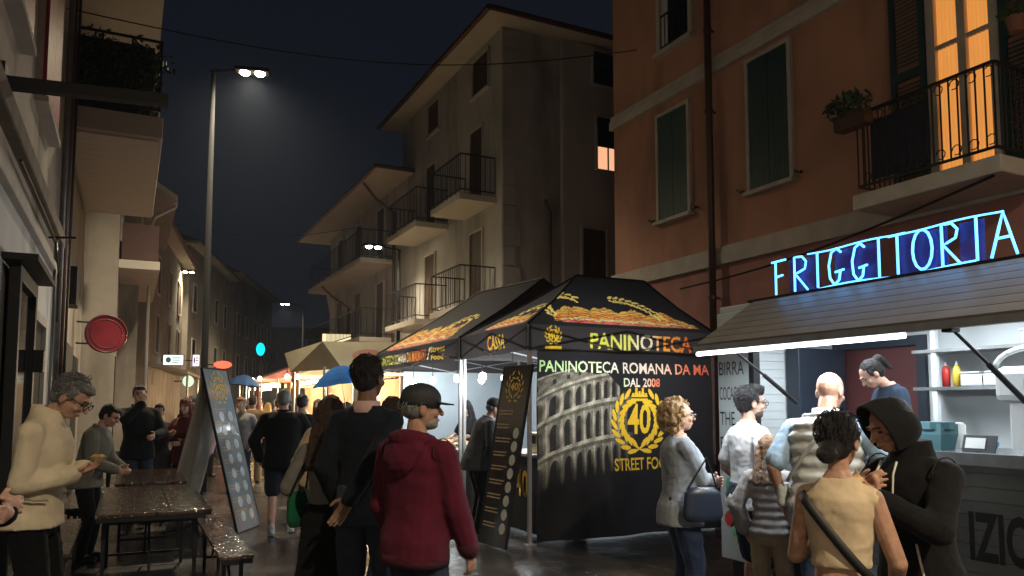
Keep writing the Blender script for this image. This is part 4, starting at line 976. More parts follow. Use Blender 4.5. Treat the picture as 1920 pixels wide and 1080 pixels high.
food_strip((4.415, 13.2, .25), (0, -1, 0), (0, 0, 1), 1.4, .55, 'sandwich_print', cB, 8); food_strip((4.415, 11.5, .2), (0, -1, 0), (0, 0, 1), 1.0, .5, 'sandwich_print', cB, 9)
cA = counter('black draped till counter under the CASSA valance', 4.5, 5.05, 8.1, 9.6, 1.0)
wtext('40', (4.49, 8.9, .45), (0, -1, 0), (0, 0, 1), .34, .34, M_gold, cA, bold=.02)
tl = empty('till', (4.75, 8.6, 1.0), label='cream card reader box on the till counter', cat='till'); wbx('case', (4.58, 8.45, 1.0), (4.85, 8.75, 1.26), mat('cream_plastic', (.68, .60, .35), .5, .05), tl, .02); wbx('screen', (4.574, 8.52, 1.12), (4.579, 8.66, 1.22), M_black, tl)
# food on the counter
M_breads = [mat('bread_%d' % i, c, .75, .3, 12) for i, c in enumerate(((.50, .27, .10), (.58, .38, .17), (.55, .14, .08), (.66, .52, .30)))]
for i in range(14):
    y = 10.3 + i*.235; x = 4.6 + .12*(i % 3)
    t = empty('food_tray', (x, y, .95), label=('tray of rolls on the draped counter' if i % 2 else 'tray of sliced fillings on the draped counter'), cat='tray', group='rolls on the counter' if i % 2 else 'fillings on the counter')
    wb(MB().box((x-.12, y-.1, .95), (x+.12, y+.1, .975)), 'tray', M_steel, t)
    for k in range(5): wb(MB().ell((x-.08+.04*k, y+.05*math.sin(k*2.3+i), 1.0), (.05, .045, .032), None, 8, 6), 'bread_roll' if i % 2 else 'filling', M_breads[(i+k) % 4], t, smooth=True)
M_bulb = mat('bulb_glow', (1, 1, 1), .4, 0, emit=14, ecol=(.92, .97, 1.0))
for i, (x, y) in enumerate(((4.7, 10.4), (5.3, 10.9), (4.7, 11.4), (5.4, 12.0), (4.7, 12.5), (5.5, 13.1), (4.7, 13.5), (4.8, 8.5), (5.4, 9.0), (4.7, 9.4), (6.1, 8.6))):
    t = empty('hanging_bulb', (x, y, 2.05), label='glowing white bulb hanging inside the black food tents', cat='bulb', group='bulbs in the food tents')
    wb(MB().tube([(x, y, 2.08), (x, y, 2.45)], .006, 5), 'flex', M_black, t); wb(MB().ell((x, y, 2.03), (.055, .055, .06), None, 12, 8), 'bulb', M_bulb, t, smooth=True)
    light('POINT', (x, y, 1.95), 17 if y < 9.9 else 10, (.90, .97, 1.0), t, .06)
# second far tent pole light side etc. ------------------------------------------------ menu boards
M_board = mat('menu_board_black', (0.022, 0.018, 0.016), 0.22, 0.1, 8, coat=0.4)
M_boardg = mat('menu_board_grey', (0.30, 0.34, 0.36), 0.14, 0.12, 6, coat=0.5)
def menu_board(label, base, rdir, lean, W_, H_, m, cols, spot, back=None, legs=True):
    """tall printed board; rdir = horizontal right direction of its face, lean = horizontal shift of the top away from the viewer"""
    b0 = np.array(base, float); r = norm(rdir); bk = np.array((-r[1], r[0], 0)); up = norm(np.array((0, 0, 1.))*math.sqrt(H_*H_-lean*lean) + bk*lean); nr = np.cross(r, up)
    t = empty('menu_board', tuple(base), label=label, cat='menu board')
    wb(MB().obox(b0 + up*(H_/2+.02) - nr*.012, r, up, nr, W_/2, H_/2, .012), 'panel', m, t, bevel=.004)
    P_ = lambda x, y, o=.003: b0 + r*x + up*(y*H_+.02) + nr*o
    fr = MB()
    for s in (-1, 1): fr.bar(P_(s*W_/2, 0, -.01), P_(s*W_/2, 1, -.01), .018, .03, nr)
    fr.bar(P_(-W_/2, 1, -.01), P_(W_/2, 1, -.01), .018, .03, nr); wb(fr, 'edge_trim', M_black, t)
    mg = MB(); laurel(mg, P_(0, .88), r, up, W_*.24, RAD(250), RAD(110), 6, W_*.12); laurel(mg, P_(0, .88), r, up, W_*.24, RAD(290), RAD(430), 6, W_*.12); wb(mg, 'laurel_crest', M_gold, t)
    wtext('40', P_(-W_*.14, .86), r, up, W_*.28, H_*.045, M_gold, t, bold=.02)
    rg = np.random.default_rng(int(abs(b0[0])*100)); ln = MB()
    for k, (x, y, rad) in enumerate(cols): wb(MB().disc(P_(x*W_, y, .004), r, up, rad*W_, rad*W_, 16), 'price_spot', spot, t)
    y = .74
    while y > .06:
        for q in range(2): ln.add([P_(-W_*.42, y-q*.018), P_(-W_*.42 + W_*rg.uniform(.35, .62), y-q*.018), P_(-W_*.42 + W_*.5, y-q*.018+.008), P_(-W_*.42, y-q*.018+.008)], [(0, 1, 2, 3)])
        y -= .078
    wb(ln, 'printed_lines', mat('dim_cream_print', (.40, .30, .17), .5, .3, 30), t)
    return t, P_, r, up, nr
spR = [(.30, .62-.074*k, .105) for k in range(8)]
menu_board('tall black menu board leaning on the corner post of the tent', (3.72, 8.0, 0), (.1, -1, 0), .36, .60, 2.07, M_board, spR, mat('price_spot_white', (.55, .55, .52), .4, .15, 14))
spL = [(x, .70-.088*k, .095) for k in range(8) for x in (-.14, .22)]
tL, P_, r_, up_, nr_ = menu_board('tall grey glossy menu board set up as an A-frame beside the beer tables', (1.46, 10.5, 0), (.5, .866, 0), .52, .72, 2.12, M_boardg, spL, mat('price_spot_grey', (.58, .63, .64), .3, .25, 14))
bk = MB(); b0 = np.array((1.46, 10.5, 0)); dd = np.array((-.866, .5, 0))
tp = b0 + up_*2.1
fb_ = tp - np.array((0, 0, tp[2])) + dd*.42
for i in range(9):
    for j in range(9):
        u_, v_ = i/8, j/8; p = fb_*(1-v_) + tp*v_ + r_*(u_-.5)*.7 + dd*(.05*math.sin(u_*9+v_*4)*(1-v_)) + (0, 0, .03*(1-v_)); bk.v.append(tuple(p))
for i in range(8):
    for j in range(8): bk.f.append((i*9+j, (i+1)*9+j, (i+1)*9+j+1, i*9+j+1))
o = wb(bk, 'back_banner', mat('banner_back', (.36, .34, .30), .7, .15, 4), tL, smooth=True); s = o.modifiers.new('t', 'SOLIDIFY'); s.thickness = .006
wb(MB().bar(fb_ - r_*.4 + (0, 0, .02), fb_ + r_*.4 + (0, 0, .02), .03), 'back_rail', M_black, tL)
ar = MB(); ar.add([P_(.20, .11, .004), P_(.26, .11, .004), P_(.24, .20, .004)], [(0, 1, 2)]); ar.add([P_(.21, .02, .004), P_(.25, .02, .004), P_(.25, .11, .004), P_(.21, .11, .004)], [(0, 1, 2, 3)]); wb(ar, 'arrow_print', mat('salmon_print', (.55, .28, .12), .5, .1), tL)

# ------------------------------------------------------------------ beer tables and benches
def wood_wet():
    m = mat('wet_varnished_wood', (0.05, 0.032, 0.02), 0.12, 0.35, 5, spec=0.8, stretch=(3, .4, 1), coat=.5); N = m.node_tree.nodes; L = m.node_tree.links; b = N['Principled BSDF']; tc = N.new('ShaderNodeTexCoord'); pv = None
    for sc_, st, ds in ((24, 1.0, .012), (60, .8, .006)):
        v = N.new('ShaderNodeTexVoronoi'); v.feature = 'SMOOTH_F1'; v.inputs['Scale'].default_value = sc_; L.new(tc.outputs['Object'], v.inputs['Vector']); bp = N.new('ShaderNodeBump'); bp.invert = True; bp.inputs['Strength'].default_value = st; bp.inputs['Distance'].default_value = ds; L.new(v.outputs['Distance'], bp.inputs['Height'])
        if pv: L.new(pv.outputs[0], bp.inputs['Normal'])
        pv = bp
    L.new(pv.outputs[0], b.inputs['Normal']); L.new(pv.outputs[0], b.inputs['Coat Normal']); return m
M_tw = wood_wet()
def folding(name, label, cat, x0, x1, y0, y1, h, group, th=.028):
    t = empty(name, ((x0+x1)/2, y0, 0), label=label, cat=cat, group=group)
    k = 3 if cat == 'table' else 1; w_ = (x1-x0)/k
    if k > 1:
        for i in range(k): wbx('plank', (x0+w_*i+.001, y0, h-th), (x0+w_*(i+1)-.001, y1, h + .0015*(i % 2)), M_tw, t, .004)
    else: wbx('seat', (x0, y0, h-th), (x1, y1, h), M_tw, t, .004)
    wbx('edge_rail', (x0+.01, y0+.004, h-th-.035), (x1-.01, y0+.022, h-th-.001), M_black, t); wbx('edge_rail', (x0+.01, y1-.022, h-th-.035), (x1-.01, y1-.004, h-th-.001), M_black, t)
    for y, s in ((y0+.28, 1), (y1-.28, -1)):
        lg = MB()
        for x in (x0+.06, x1-.06): lg.bar((x, y, 0), (x, y, h-th), .03, .03)
        lg.bar((x0+.06, y, .12), (x1-.06, y, .12), .022); lg.bar((x0+.06, y, h-th-.08), (x1-.06, y, h-th-.08), .022)
        mx_ = (x0+x1)/2; lg.bar((mx_, y, .12), (mx_, y+s*.5, h-th-.02), .02); wb(lg, 'leg_frame', M_black, t)
    return t
folding('beer_table', 'wet wooden beer table with nothing on it beside the A-frame menu board', 'table', -.20, .60, 6.75, 9.0, .76, 'beer tables')
folding('beer_table', 'wet wooden beer table in the middle of the row', 'table', -.10, .62, 9.35, 11.3, .76, 'beer tables')
folding('beer_table', 'beer table with glasses at the far end of the row', 'table', -.30, .50, 12.75, 14.9, .76, 'beer tables')
folding('beer_bench', 'wet wooden bench along the empty beer table', 'bench', .66, .91, 6.25, 8.45, .46, 'beer benches')
folding('beer_bench', 'bench on the wall side of the empty beer table', 'bench', -.60, -.36, 6.9, 9.0, .46, 'beer benches')
folding('beer_bench', 'bench on the wall side of the middle beer table', 'bench', -.62, -.38, 9.9, 11.6, .46, 'beer benches')
folding('beer_bench', 'bench on the street side of the middle beer table', 'bench', .64, .88, 9.2, 11.3, .46, 'beer benches')
M_cup = mat('clear_cup', (.75, .8, .8), .1, 0, trans=.7)
for i, (x, y) in enumerate(((-.05, 12.9), (.03, 12.96), (-.10, 13.05), (.02, 13.1), (.10, 13.02), (-.02, 13.2))):
    t = empty('drinking_glass', (x, y, .76), label='clear drinking glass among the glasses on the far beer table', cat='glass', group='glasses on the far table')
    MB().loft([[(r*math.cos(a), r*math.sin(a), z) for a in np.linspace(0, 6.2832, 12, endpoint=False)] for z, r in ((0, .028), (.10, .036), (.16, .04), (.16, .037), (.012, .026))]).build('glass_body', M_cup, t, smooth=True)
sb = empty('blue_box', (.26, 12.95, .76), label='dark blue box standing on the far beer table', cat='box'); bx('carton', (-.09, -.09, 0), (.09, .09, .22), mat('navy_card', (.03, .05, .11), .6, .1), sb, bevel=.006); bx('lid', (-.095, -.095, .20), (.095, .095, .235), mat('navy_lid', (.04, .06, .13), .6, .1), sb)

# ------------------------------------------------------------------ frying van
van = empty('frying_van', (4.65, .8, 0), label='street food van with blue neon sign and open serving hatch', cat='food van')
M_van = mat('van_grey_blue', (0.50, 0.56, 0.58), 0.4, 0.06, 3, metal=.1); M_vanin = mat('van_inner_white', (0.62, 0.66, 0.67), 0.45, 0.05, 3)
FX, BX, Y0, Y1 = 4.65, 6.05, .8, 5.22
wbx('floor', (FX+.02, Y0, .42), (BX, Y1, .48), M_steel, van); wbx('roof', (FX, Y0, 2.40), (BX+.05, Y1, 2.46), M_van, van, .01)
wbx('chassis_skirt', (FX+.05, Y0+.05, .12), (BX-.05, Y1-.05, .42), M_black, van)
bw = MB(); bw.box((BX, Y0, .48), (BX+.05, 4.30, 2.40)); bw.box((BX, 4.30, 2.16), (BX+.05, Y1, 2.40)); bw.box((BX, 5.16, .48), (BX+.05, Y1, 2.16)); wb(bw, 'back_wall', M_vanin, van)
df = MB(); df.box((BX-.04, 4.24, .48), (BX-.001, 4.32, 2.20)); df.box((BX-.04, 5.10, .48), (BX-.001, 5.19, 2.20)); df.box((BX-.04, 4.32, 2.12), (BX-.001, 5.10, 2.20)); wb(df, 'back_door_frame', mat('dark_navy_frame', (.02, .028, .04), .4, .1), van)
wbx('back_door', (BX+.01, 4.32, .48), (BX+.03, 5.10, 2.12), mat('dark_red_panel', (.10, .028, .025), .5, .2, 2, stretch=(1, 1, .2)), van)
sm = MB().box((FX+.03, 0, 0), (BX-.001, .012, .072)).mesh('wall_slat', M_vanin)
for i in range(25): share('wall_slat', sm, van, (0-4.65, 5.19-.8, .50+i*.075))
wbx('end_wall', (FX+.02, 5.204, .48), (BX, Y1, 2.40), M_vanin, van); wbx('end_wall', (FX+.02, Y0, .48), (BX, Y0+.03, 2.40), M_vanin, van)
wbx('cabinet', (5.38, 5.02, .48), (5.98, 5.17, 2.12), mat('navy_cabinet', (.018, .026, .04), .35, .1), van, .01)
pp = wbx('price_panel', (FX-.03, 4.84, .30), (FX, 5.22, 2.40), M_van, van, .006)
wbx('corner_frame', (FX-.04, 4.78, .42), (FX+.03, 4.835, 2.40), M_black, van); wbx('header', (FX-.01, Y0, 2.28), (FX+.03, 4.775, 2.40), M_steel, van)
M_ink = mat('black_ink', (.02, .022, .025), .5, 0)
for i, tx in enumerate(('BIRRA', 'COCACOLA', 'THE', 'FANTA', 'ACQUA')):
    wtext(tx, (FX-.031, 5.20, 1.86-.215*i), (0, -1, 0), (0, 0, 1), min(.33, .06*len(tx)), .115, M_ink, pp)
for i, (z, c) in enumerate(((.92, (.10, .42, .25)), (.80, (.65, .12, .05)), (.72, (.65, .30, .05)), (.64, (.55, .04, .05)), (.56, (.20, .50, .30)))):
    mm = MB(); mm.disc((FX-.033, 5.10-.06*(i % 3), z), (0, -1, 0), (0, 0, 1), .05+.02*(i % 2), .07, 9); wb(mm, 'drink_print', mat('print_%d' % i, c, .5, .3, 20), pp)
# slatted lower front, counter
fm = MB().box((FX-.02, Y0, 0), (FX, 4.77, .083)).mesh('front_slat', mat('dark_steel_slat', (.24, .27, .29), .35, .12, 4, metal=.4, stretch=(1, .2, 1)))
for i in range(10): share('front_slat', fm, van, (-4.65, -.8, .42+i*.086))
wbx('front_backing', (FX+.001, Y0, .42), (FX+.03, 4.77, 1.28), M_black, van)
wbx('counter_shelf', (FX-.34, Y0, 1.285), (FX+.42, 4.02, 1.325), mat('counter_dark_steel', (.22, .24, .25), .25, .1, metal=.8), van, .008)
wbx('inner_shelf', (FX+.04, 4.021, 1.285), (FX+.42, 4.76, 1.325), MATS['counter_dark_steel'], van); wbx('counter_lip', (FX-.36, Y0, 1.26), (FX-.342, 4.02, 1.33), M_steel, van)
wtext('IZIO', (FX-.0215, 3.02, .66), (0, -1, 0), (0, 0, 1), .38, .30, M_ink, van, bold=.03)
# hatch flap hanging out over the counter
fo = np.array((4.0, 0, 2.05)); hi_ = np.array((4.64, 0, 2.44)); fd = norm(hi_-fo); L_ = np.linalg.norm(hi_-fo); fn_ = np.cross(fd, (0, 1, 0)); M_flap = mat('flap_grey_ribbed', (.34, .32, .29), .45, .1, 5, metal=.4)
k = 7; rm = MB()
for s_ in range(1): rm.obox(fo*0, (0, 1, 0), fd, fn_, 1.97, L_/k/2*.93, .014)
rme = rm.mesh('flap_rib', M_flap)
fl = wb(MB().obox((fo+hi_)/2 + (0, 2.78, 0), (0, 1, 0), fd, fn_, 1.975, L_/2, .008), 'hatch_flap', M_vanin, van)
for i in range(k):
    c = fo + fd*L_*(i+.5)/k + np.array((0, 2.78, 0)) + fn_*(.018 if fn_[2] > 0 else -.018); share('flap_rib', rme, fl, tuple(c))
wb(MB().bar((3.99, .8, 2.04), (3.99, 4.76, 2.04), .05, .045), 'flap_edge', M_steel, fl)
M_tubeL = mat('fluorescent_tube', (1, 1, 1), .4, 0, emit=3.5, ecol=(.88, .95, 1.0))
tb = wb(MB().tube([(3.985, 2.93, 2.0), (3.985, 4.73, 2.0)], .016, 10), 'fluorescent_tube', M_tubeL, fl); light('AREA', (3.99, 3.85, 1.97), 19, (.88, .95, 1.0), van, 1.8, rot=(0, 0, RAD(90)), sx=.05)
tb = wb(MB().tube([(4.8, 1.4, 2.25), (4.8, 3.2, 2.25)], .018, 10), 'fluorescent_tube', M_tubeL, van); light('AREA', (5.3, 2.6, 2.33), 21, (.86, .94, 1.0), van, 2.4, rot=(0, 0, RAD(90)), sx=.4)
light('AREA', (5.0, 4.3, 2.33), 9, (.86, .94, 1.0), van, .7, sx=.3)
tb = wb(MB().box((4.85, 4.0, 2.36), (5.1, 4.6, 2.395)), 'ceiling_light', M_tubeL, van); tb = wb(MB().box((5.15, 1.5, 2.36), (5.45, 3.7, 2.395)), 'ceiling_light', M_tubeL, van)
for y in (4.40, 2.68): wb(MB().tube([(4.02, y, 2.03), (4.35, y, 1.83)], .010, 8).tube([(4.35, y, 1.83), (4.68, y, 1.62)], .017, 8).box((3.99, y-.03, 2.0), (4.06, y+.03, 2.06)), 'gas_strut', M_black, van)
# shelves and kit inside
for z in (1.72, 2.02): wbx('shelf', (5.72, 2.4, z), (BX-.002, 4.15, z+.025), M_steel, van)
wbx('shelf_post', (5.73, 3.95, .5), (5.77, 3.99, 2.38), M_vanin, van)
M_pl = mat('white_plastic', (.50, .52, .52), .4, .05)
ap = empty('slicing_machine', (5.3, 2.9, 1.325), label='white kitchen machine with curved guard standing inside the van', cat='appliance')
wbx('housing', (5.25, 2.78, 1.62), (5.6, 3.22, 1.86), M_pl, ap, .05); wbx('stand', (5.3, 2.85, .5), (5.55, 3.15, 1.62), M_pl, ap, .02); wb(MB().tube([(5.4, 3.28-.42*(1-math.cos(a))*.6, 1.86+.13*math.sin(a)) for a in np.linspace(0, 3.1, 12)], .02, 8), 'guard', M_pl, ap, smooth=True); wbx('dark_switch', (5.23, 2.9, 1.72), (5.249, 3.0, 1.77), M_black, ap)
for i, (y, z, s) in enumerate(((3.7, 1.745, .10), (3.5, 1.745, .14), (2.9, 1.745, .12), (3.2, 2.045, .13), (2.7, 2.045, .1))):
    t = empty('storage_tub', (5.88, y, z), label='white plastic tub on the steel shelf in the van', cat='tub', group='tubs on the van shelf'); bx('tub', (-.09, -s, 0), (.09, s, .10), M_pl, t, bevel=.015); bx('lid', (-.095, -s-.005, .10), (.095, s+.005, .115), M_pl, t, bevel=.005)
for i, (lab, x, y, w_, h_, c, cat) in enumerate((('red napkin box on the van counter', 4.80, 3.42, .07, .13, (.45, .05, .05), 'box'), ('white paper tub on the van counter', 4.85, 3.25, .08, .15, (.6, .62, .62), 'tub'), ('yellow sauce pot on the van counter', 4.74, 4.22, .05, .12, (.62, .50, .10), 'pot'), ('blue tray on the van counter', 4.75, 3.0, .10, .05, (.05, .22, .45), 'tray'), ('teal bag of supplies on the van counter', 4.55, 3.15, .12, .16, (.05, .13, .15), 'bag'), ('white dish of fried food on the van counter', 4.45, 3.68, .10, .05, (.6, .6, .58), 'dish'), ('white paper tray by the bald man on the van counter', 4.44, 3.93, .08, .05, (.62, .62, .6), 'tray'))):
    t = empty(cat if cat != 'dish' else 'serving_dish', (x, y, 1.325), label=lab, cat=cat); mm = mat('counter_item_%d' % i, c, .5, .1)
    MB().loft([[(k*w_*math.cos(a)*1.0, k*w_*math.sin(a), z) for a in np.linspace(RAD(45), RAD(405), 4 if cat in ('box', 'tray', 'bag') else 14, endpoint=False)] for z, k in ((0, .8), (h_*.6, 1), (h_, 1), (h_, .9), (h_*.7, .85))]).build('container', mm, t)
    if cat in ('dish', 'tray'):
        for q in range(6): MB().ell((.05*math.cos(q*1.05), .05*math.sin(q*1.05), h_+.01), (.03, .022, .02), None, 7, 5).build('fried_piece', M_breads[0], t, smooth=True)
    else: MB().loft([[(.88*w_*math.cos(a), .88*w_*math.sin(a), z) for a in np.linspace(RAD(45), RAD(405), 12, endpoint=False)] for z in (h_*.8, h_+.012)]).build('lid', mm, t)
fr_ = empty('deep_fryer', (5.75, 2.2, .5), label='steel deep fryer with two wire baskets inside the van', cat='fryer')
wbx('tank', (5.5, 1.9, .5), (6.0, 2.75, 1.38), M_steel, fr_, .015)
for y in (2.0, 2.4):
    wb(MB().box((5.56, y, 1.385), (5.92, y+.28, 1.45)), 'oil_well', M_black, fr_); bk_ = wb(MB().tube([(5.56, y+.14, 1.52), (5.30, y+.14, 1.56)], .010, 6), 'basket_handle', M_steel, fr_); bs = MB()
    for q in range(7): bs.bar((5.58+q*.05, y+.02, 1.40), (5.58+q*.05, y+.02, 1.56), .004); bs.bar((5.58+q*.05, y+.26, 1.40), (5.58+q*.05, y+.26, 1.56), .004)
    for z in (1.46, 1.51, 1.56): bs.bar((5.58, y+.02, z), (5.88, y+.02, z), .004); bs.bar((5.58, y+.26, z), (5.88, y+.26, z), .004); bs.bar((5.58, y+.02, z), (5.58, y+.26, z), .004)
    wb(bs, 'wire_basket', M_steel, bk_)
for i, (y, c, lab) in enumerate(((3.95, (.55, .04, .03), 'red sauce bottle on the van shelf'), (3.86, (.70, .50, .05), 'yellow sauce bottle on the van shelf'), (3.06, (.10, .25, .12), 'green bottle on the van shelf'), (2.55, (.60, .62, .60), 'white squeeze bottle on the van shelf'))):
    t = empty('bottle', (5.85, y, 1.745), label=lab, cat='bottle'); MB().loft([[(r*math.cos(a), r*math.sin(a), z) for a in np.linspace(0, 6.2832, 12, endpoint=False)] for z, r in ((0, .03), (.12, .032), (.15, .026), (.17, .012))]).build('bottle_body', mat('sauce_%d' % i, c, .35, .05), t, smooth=True); MB().tube([(0, 0, .17), (0, 0, .205)], [.013, .006], 8).build('nozzle', M_pl, t)
hg = empty('utensil_rail', (BX-.03, 2.9, 2.25), label='rail with hanging steel ladles on the van wall', cat='utensils'); wb(MB().tube([(BX-.03, 2.4, 2.27), (BX-.03, 3.4, 2.27)], .008, 6), 'rail', M_steel, hg)
for i in range(5): wb(MB().tube([(BX-.04, 2.5+i*.19, 2.27), (BX-.04, 2.5+i*.19, 2.10)], .006, 5).ell((BX-.05, 2.5+i*.19, 2.085), (.03, .035, .02), None, 8, 5), 'ladle', M_steel, hg)
rl_ = empty('paper_roll', (4.82, 2.55, 1.325), label='upright white kitchen paper roll on the van counter', cat='paper roll'); MB().tube([(0, 0, 0), (0, 0, .24)], .06, 18).build('roll', M_pl, rl_, smooth=False); MB().tube([(0, 0, 0), (0, 0, .28)], .008, 6).build('holder', M_steel, rl_)
sg = empty('counter_sign', (4.5, 2.85, 1.325), label='small white card sign with dark edge on the van counter', cat='sign'); MB().obox((0, 0, .05), (0, 1, 0), (.3, 0, .95), (-.95, 0, .3), .10, .05, .004).build('card', M_black, sg); MB().obox((-.006, .02, .052), (0, 1, 0), (.3, 0, .95), (-.95, 0, .3), .06, .032, .003).build('white_label', M_pl, sg)

# neon sign
NZ0, NZ1, NX = 2.475, 2.745, 4.63
M_neon = mat('neon_blue', (.35, .8, 1), .4, 0, emit=1.8, ecol=(.07, .40, 1.0)); 
ns = empty('neon_sign', (NX, 4.6, NZ0), label='blue neon FRIGGITORIA lettering on the roof edge of the frying van', cat='neon sign')
wbx('base_bar', (NX-.03, 2.0, 2.452), (NX+.06, 4.82, 2.474), M_black, ns)
GL = {'F': [[(0, 0), (0, 1)], [(-.25, .98), (.75, 1)], [(0, .52), (.5, .56)]], 'R': [[(.1, 0), (.1, 1), (.55, .98), (.78, .82), (.7, .62), (.15, .5), (.85, .0)]], 'I': [[(.5, 0), (.5, 1)]],
      'G': [[(.85, .86), (.6, .99), (.3, .90), (.12, .55), (.18, .2), (.45, .0), (.72, .12), (.78, .34)], [(.5, .34), (.98, .38)]], 'T': [[(.5, 0), (.5, 1)], [(.0, .99), (1, 1)]],
      'O': [[(.5 + .42*math.cos(a), .5 + .49*math.sin(a)) for a in np.linspace(0, 6.2832, 15)]], 'A': [[(0, 0), (.5, 1), (1, 0)], [(.2, .42), (.82, .42)]]}
wd = {'I': .5, 'T': .8, 'F': .9}; word = 'FRIGGITORIA'; tot = sum(wd.get(c, 1) for c in word) + .28*(len(word)-1); sc1 = 1.88/tot; y = 4.53
for ch in word:
    m = MB(); w_ = wd.get(ch, 1)*sc1; hh = NZ1-NZ0
    for st in GL[ch]:
        pts = [np.array((NX + .006*math.sin(3*a+7*y), y - a*w_, NZ0 + .01 + b_*hh)) for a, b_ in st]; sm = []
        for p, q in zip(pts[:-1], pts[1:]): sm += [p, (p*2+q)/3, (p+q*2)/3]
        m.tube(sm + [pts[-1]], .0085, 6)
    wb(m, 'neon_letter', M_neon, ns, smooth=True); y -= w_ + .28*sc1
m = MB(); m.tube([(NX, yy, NZ1 + .012 + .006*math.sin(yy*9)) for yy in np.linspace(4.2, 2.72, 24)], .006, 6); m.tube([(NX, yy, NZ0 + .004 + .008*math.sin(yy*7)) for yy in np.linspace(4.1, 2.9, 20)], .006, 6); wb(m, 'neon_outline', M_neon, ns, smooth=True)
ac = bpy.data.materials.new('blue_acrylic'); ac.use_nodes = True; N = ac.node_tree.nodes; b = N['Principled BSDF']; b.inputs['Base Color'].default_value = (.02, .06, .34, 1); b.inputs['Roughness'].default_value = .3
b.inputs['Alpha'].default_value = .35
for (a, b_) in ((4.42, 4.12), (3.98, 3.62), (3.45, 3.1), (3.02, 2.86)): wb(MB().box((NX+.035, b_, NZ0+.005), (NX+.042, a, NZ1)), 'acrylic_panel', ac, ns)
# cable from the house to the van
cb = MB(); A = np.array((7.2, 4.3, 3.75)); B_ = np.array((7.6, 9.4, 3.4)); 
o = cb.tube([A*(1-t) + B_*t - np.array((0, 0, .12*math.sin(math.pi*t))) for t in np.linspace(0, 1, 14)], .014, 6).build('power_cable', M_black); tag(o, 'thin black power cable slung along the orange house under the balcony', 'cable')

# ------------------------------------------------------------------ market stalls further up the street
M_canv = mat('cream_canvas', (.62, .57, .40), .8, .08, 3); M_warm = mat('stall_glow', (1, .8, .55), .5, 0, emit=7, ecol=(1.0, .66, .34)); M_pinkc = mat('stall_pink_cloth', (.55, .22, .20), .8, .2, 3)
st = empty('market_stall', (4.4, 15.2, 0), label='cream canopied stall with pale fascia and faint red oval just past the black tents', cat='stall')
wb(MB().add([(3.55, 15.9, 2.92), (6.6, 15.0, 2.92), (6.6, 15.0, 2.36), (3.95, 15.8, 2.36), (3.3, 18.0, 2.36), (3.2, 18.2, 2.8), (6.7, 18.2, 2.92)], [(0, 3, 2, 1), (0, 5, 4, 3), (0, 1, 6, 5)]), 'canopy', M_canv, st)
m = MB(); m.disc((4.45, 15.60, 2.62), norm((3, -.9, 0)), (0, 0, 1), .34, .14, 20); wb(m, 'oval_mark', mat('faint_red_print', (.55, .26, .20), .7, .1), st)
for (x, y) in ((3.6, 15.9), (6.5, 15.1), (3.4, 18.0), (6.5, 18.0)): wb(MB().tube([(x, y, 0), (x, y, 2.4)], .025, 8), 'post', M_alu, st)
wbx('counter_front', (3.9, 16.4, .1), (6.3, 16.45, 1.0), M_pinkc, st); wbx('strip_light', (4.2, 16.6, 2.28), (6.0, 16.66, 2.32), M_warm, st); light('POINT', (4.6, 16.8, 2.1), 60, (1, .8, .55), st, .1)
def stall(label, x, y, w_, d_, h_, mroof, glow, power, panels):
    s = empty('market_stall', (x, y, 0), label=label, cat='stall')
    m = MB(); m.add([(x, y, h_), (x+w_, y, h_), (x+w_, y+d_, h_), (x, y+d_, h_), (x+w_*.5, y+.2, h_+.55), (x+w_*.5, y+d_-.2, h_+.55)], [(0, 1, 4), (1, 2, 5, 4), (2, 3, 5), (3, 0, 4, 5)]); wb(m, 'roof_cloth', mroof, s)
    for (a, b_) in ((x, y), (x+w_, y), (x, y+d_), (x+w_, y+d_)): wb(MB().tube([(a, b_, 0), (a, b_, h_)], .025, 8), 'post', M_alu, s)
    wbx('back_panel', (x+w_-.03, y, .05), (x+w_, y+d_, h_-.05), mat('stall_tan', (.40, .26, .15), .8, .2, 3), s); wbx('table_cloth', (x+.3, y+.3, .05), (x+.9, y+d_-.3, .95), M_pinkc, s)
    for k in range(3): wbx('lamp_strip', (x+.35, y+.3+k*d_/3, h_-.18), (x+.6, y+.8+k*d_/3, h_-.12), glow, s)
    for k, (c, a, b_, z0, z1) in enumerate(panels): wbx('hanging_panel', (x-.02, y+a, z0), (x, y+b_, z1), mat('panel_' + '_'.join('%02d' % int(v*99) for v in c), c, .7, .2, 6), s)
    light('POINT', (x+w_*.5, y+d_*.5, h_-.3), power, (1, .72, .42), s, .15)
    return s
stall('bright stall with red and orange hanging cloths', 3.75, 19.3, 2.6, 3.0, 2.35, M_canv, M_warm, 160, (((.62, .30, .04), .0, .75, 1.75, 2.25), ((.50, .06, .03), .0, .9, 2.2, 2.5), ((.65, .40, .25), 1.0, 1.5, 1.7, 2.2), ((.10, .09, .09), 1.9, 2.4, 1.6, 2.2)))
stall('warm lit stall with pink cloth sides beyond the orange cloths', 3.55, 24.0, 2.8, 3.2, 2.4, M_pinkc, M_warm, 160, (((.60, .30, .32), .2, .9, 1.2, 2.2), ((.55, .45, .30), 1.3, 2.0, 1.5, 2.2)))
stall('small far stall with glowing lamps on the bend', 4.1, 30.0, 2.8, 3.4, 2.4, M_canv, M_warm, 200, (((.60, .10, .08), .5, 1.4, .9, 1.6),))
stall('white roofed stall far up the street', 5.4, 37, 2.8, 3.4, 2.5, M_canv, M_warm, 260, (((.6, .5, .4), .5, 1.4, .9, 1.9),))
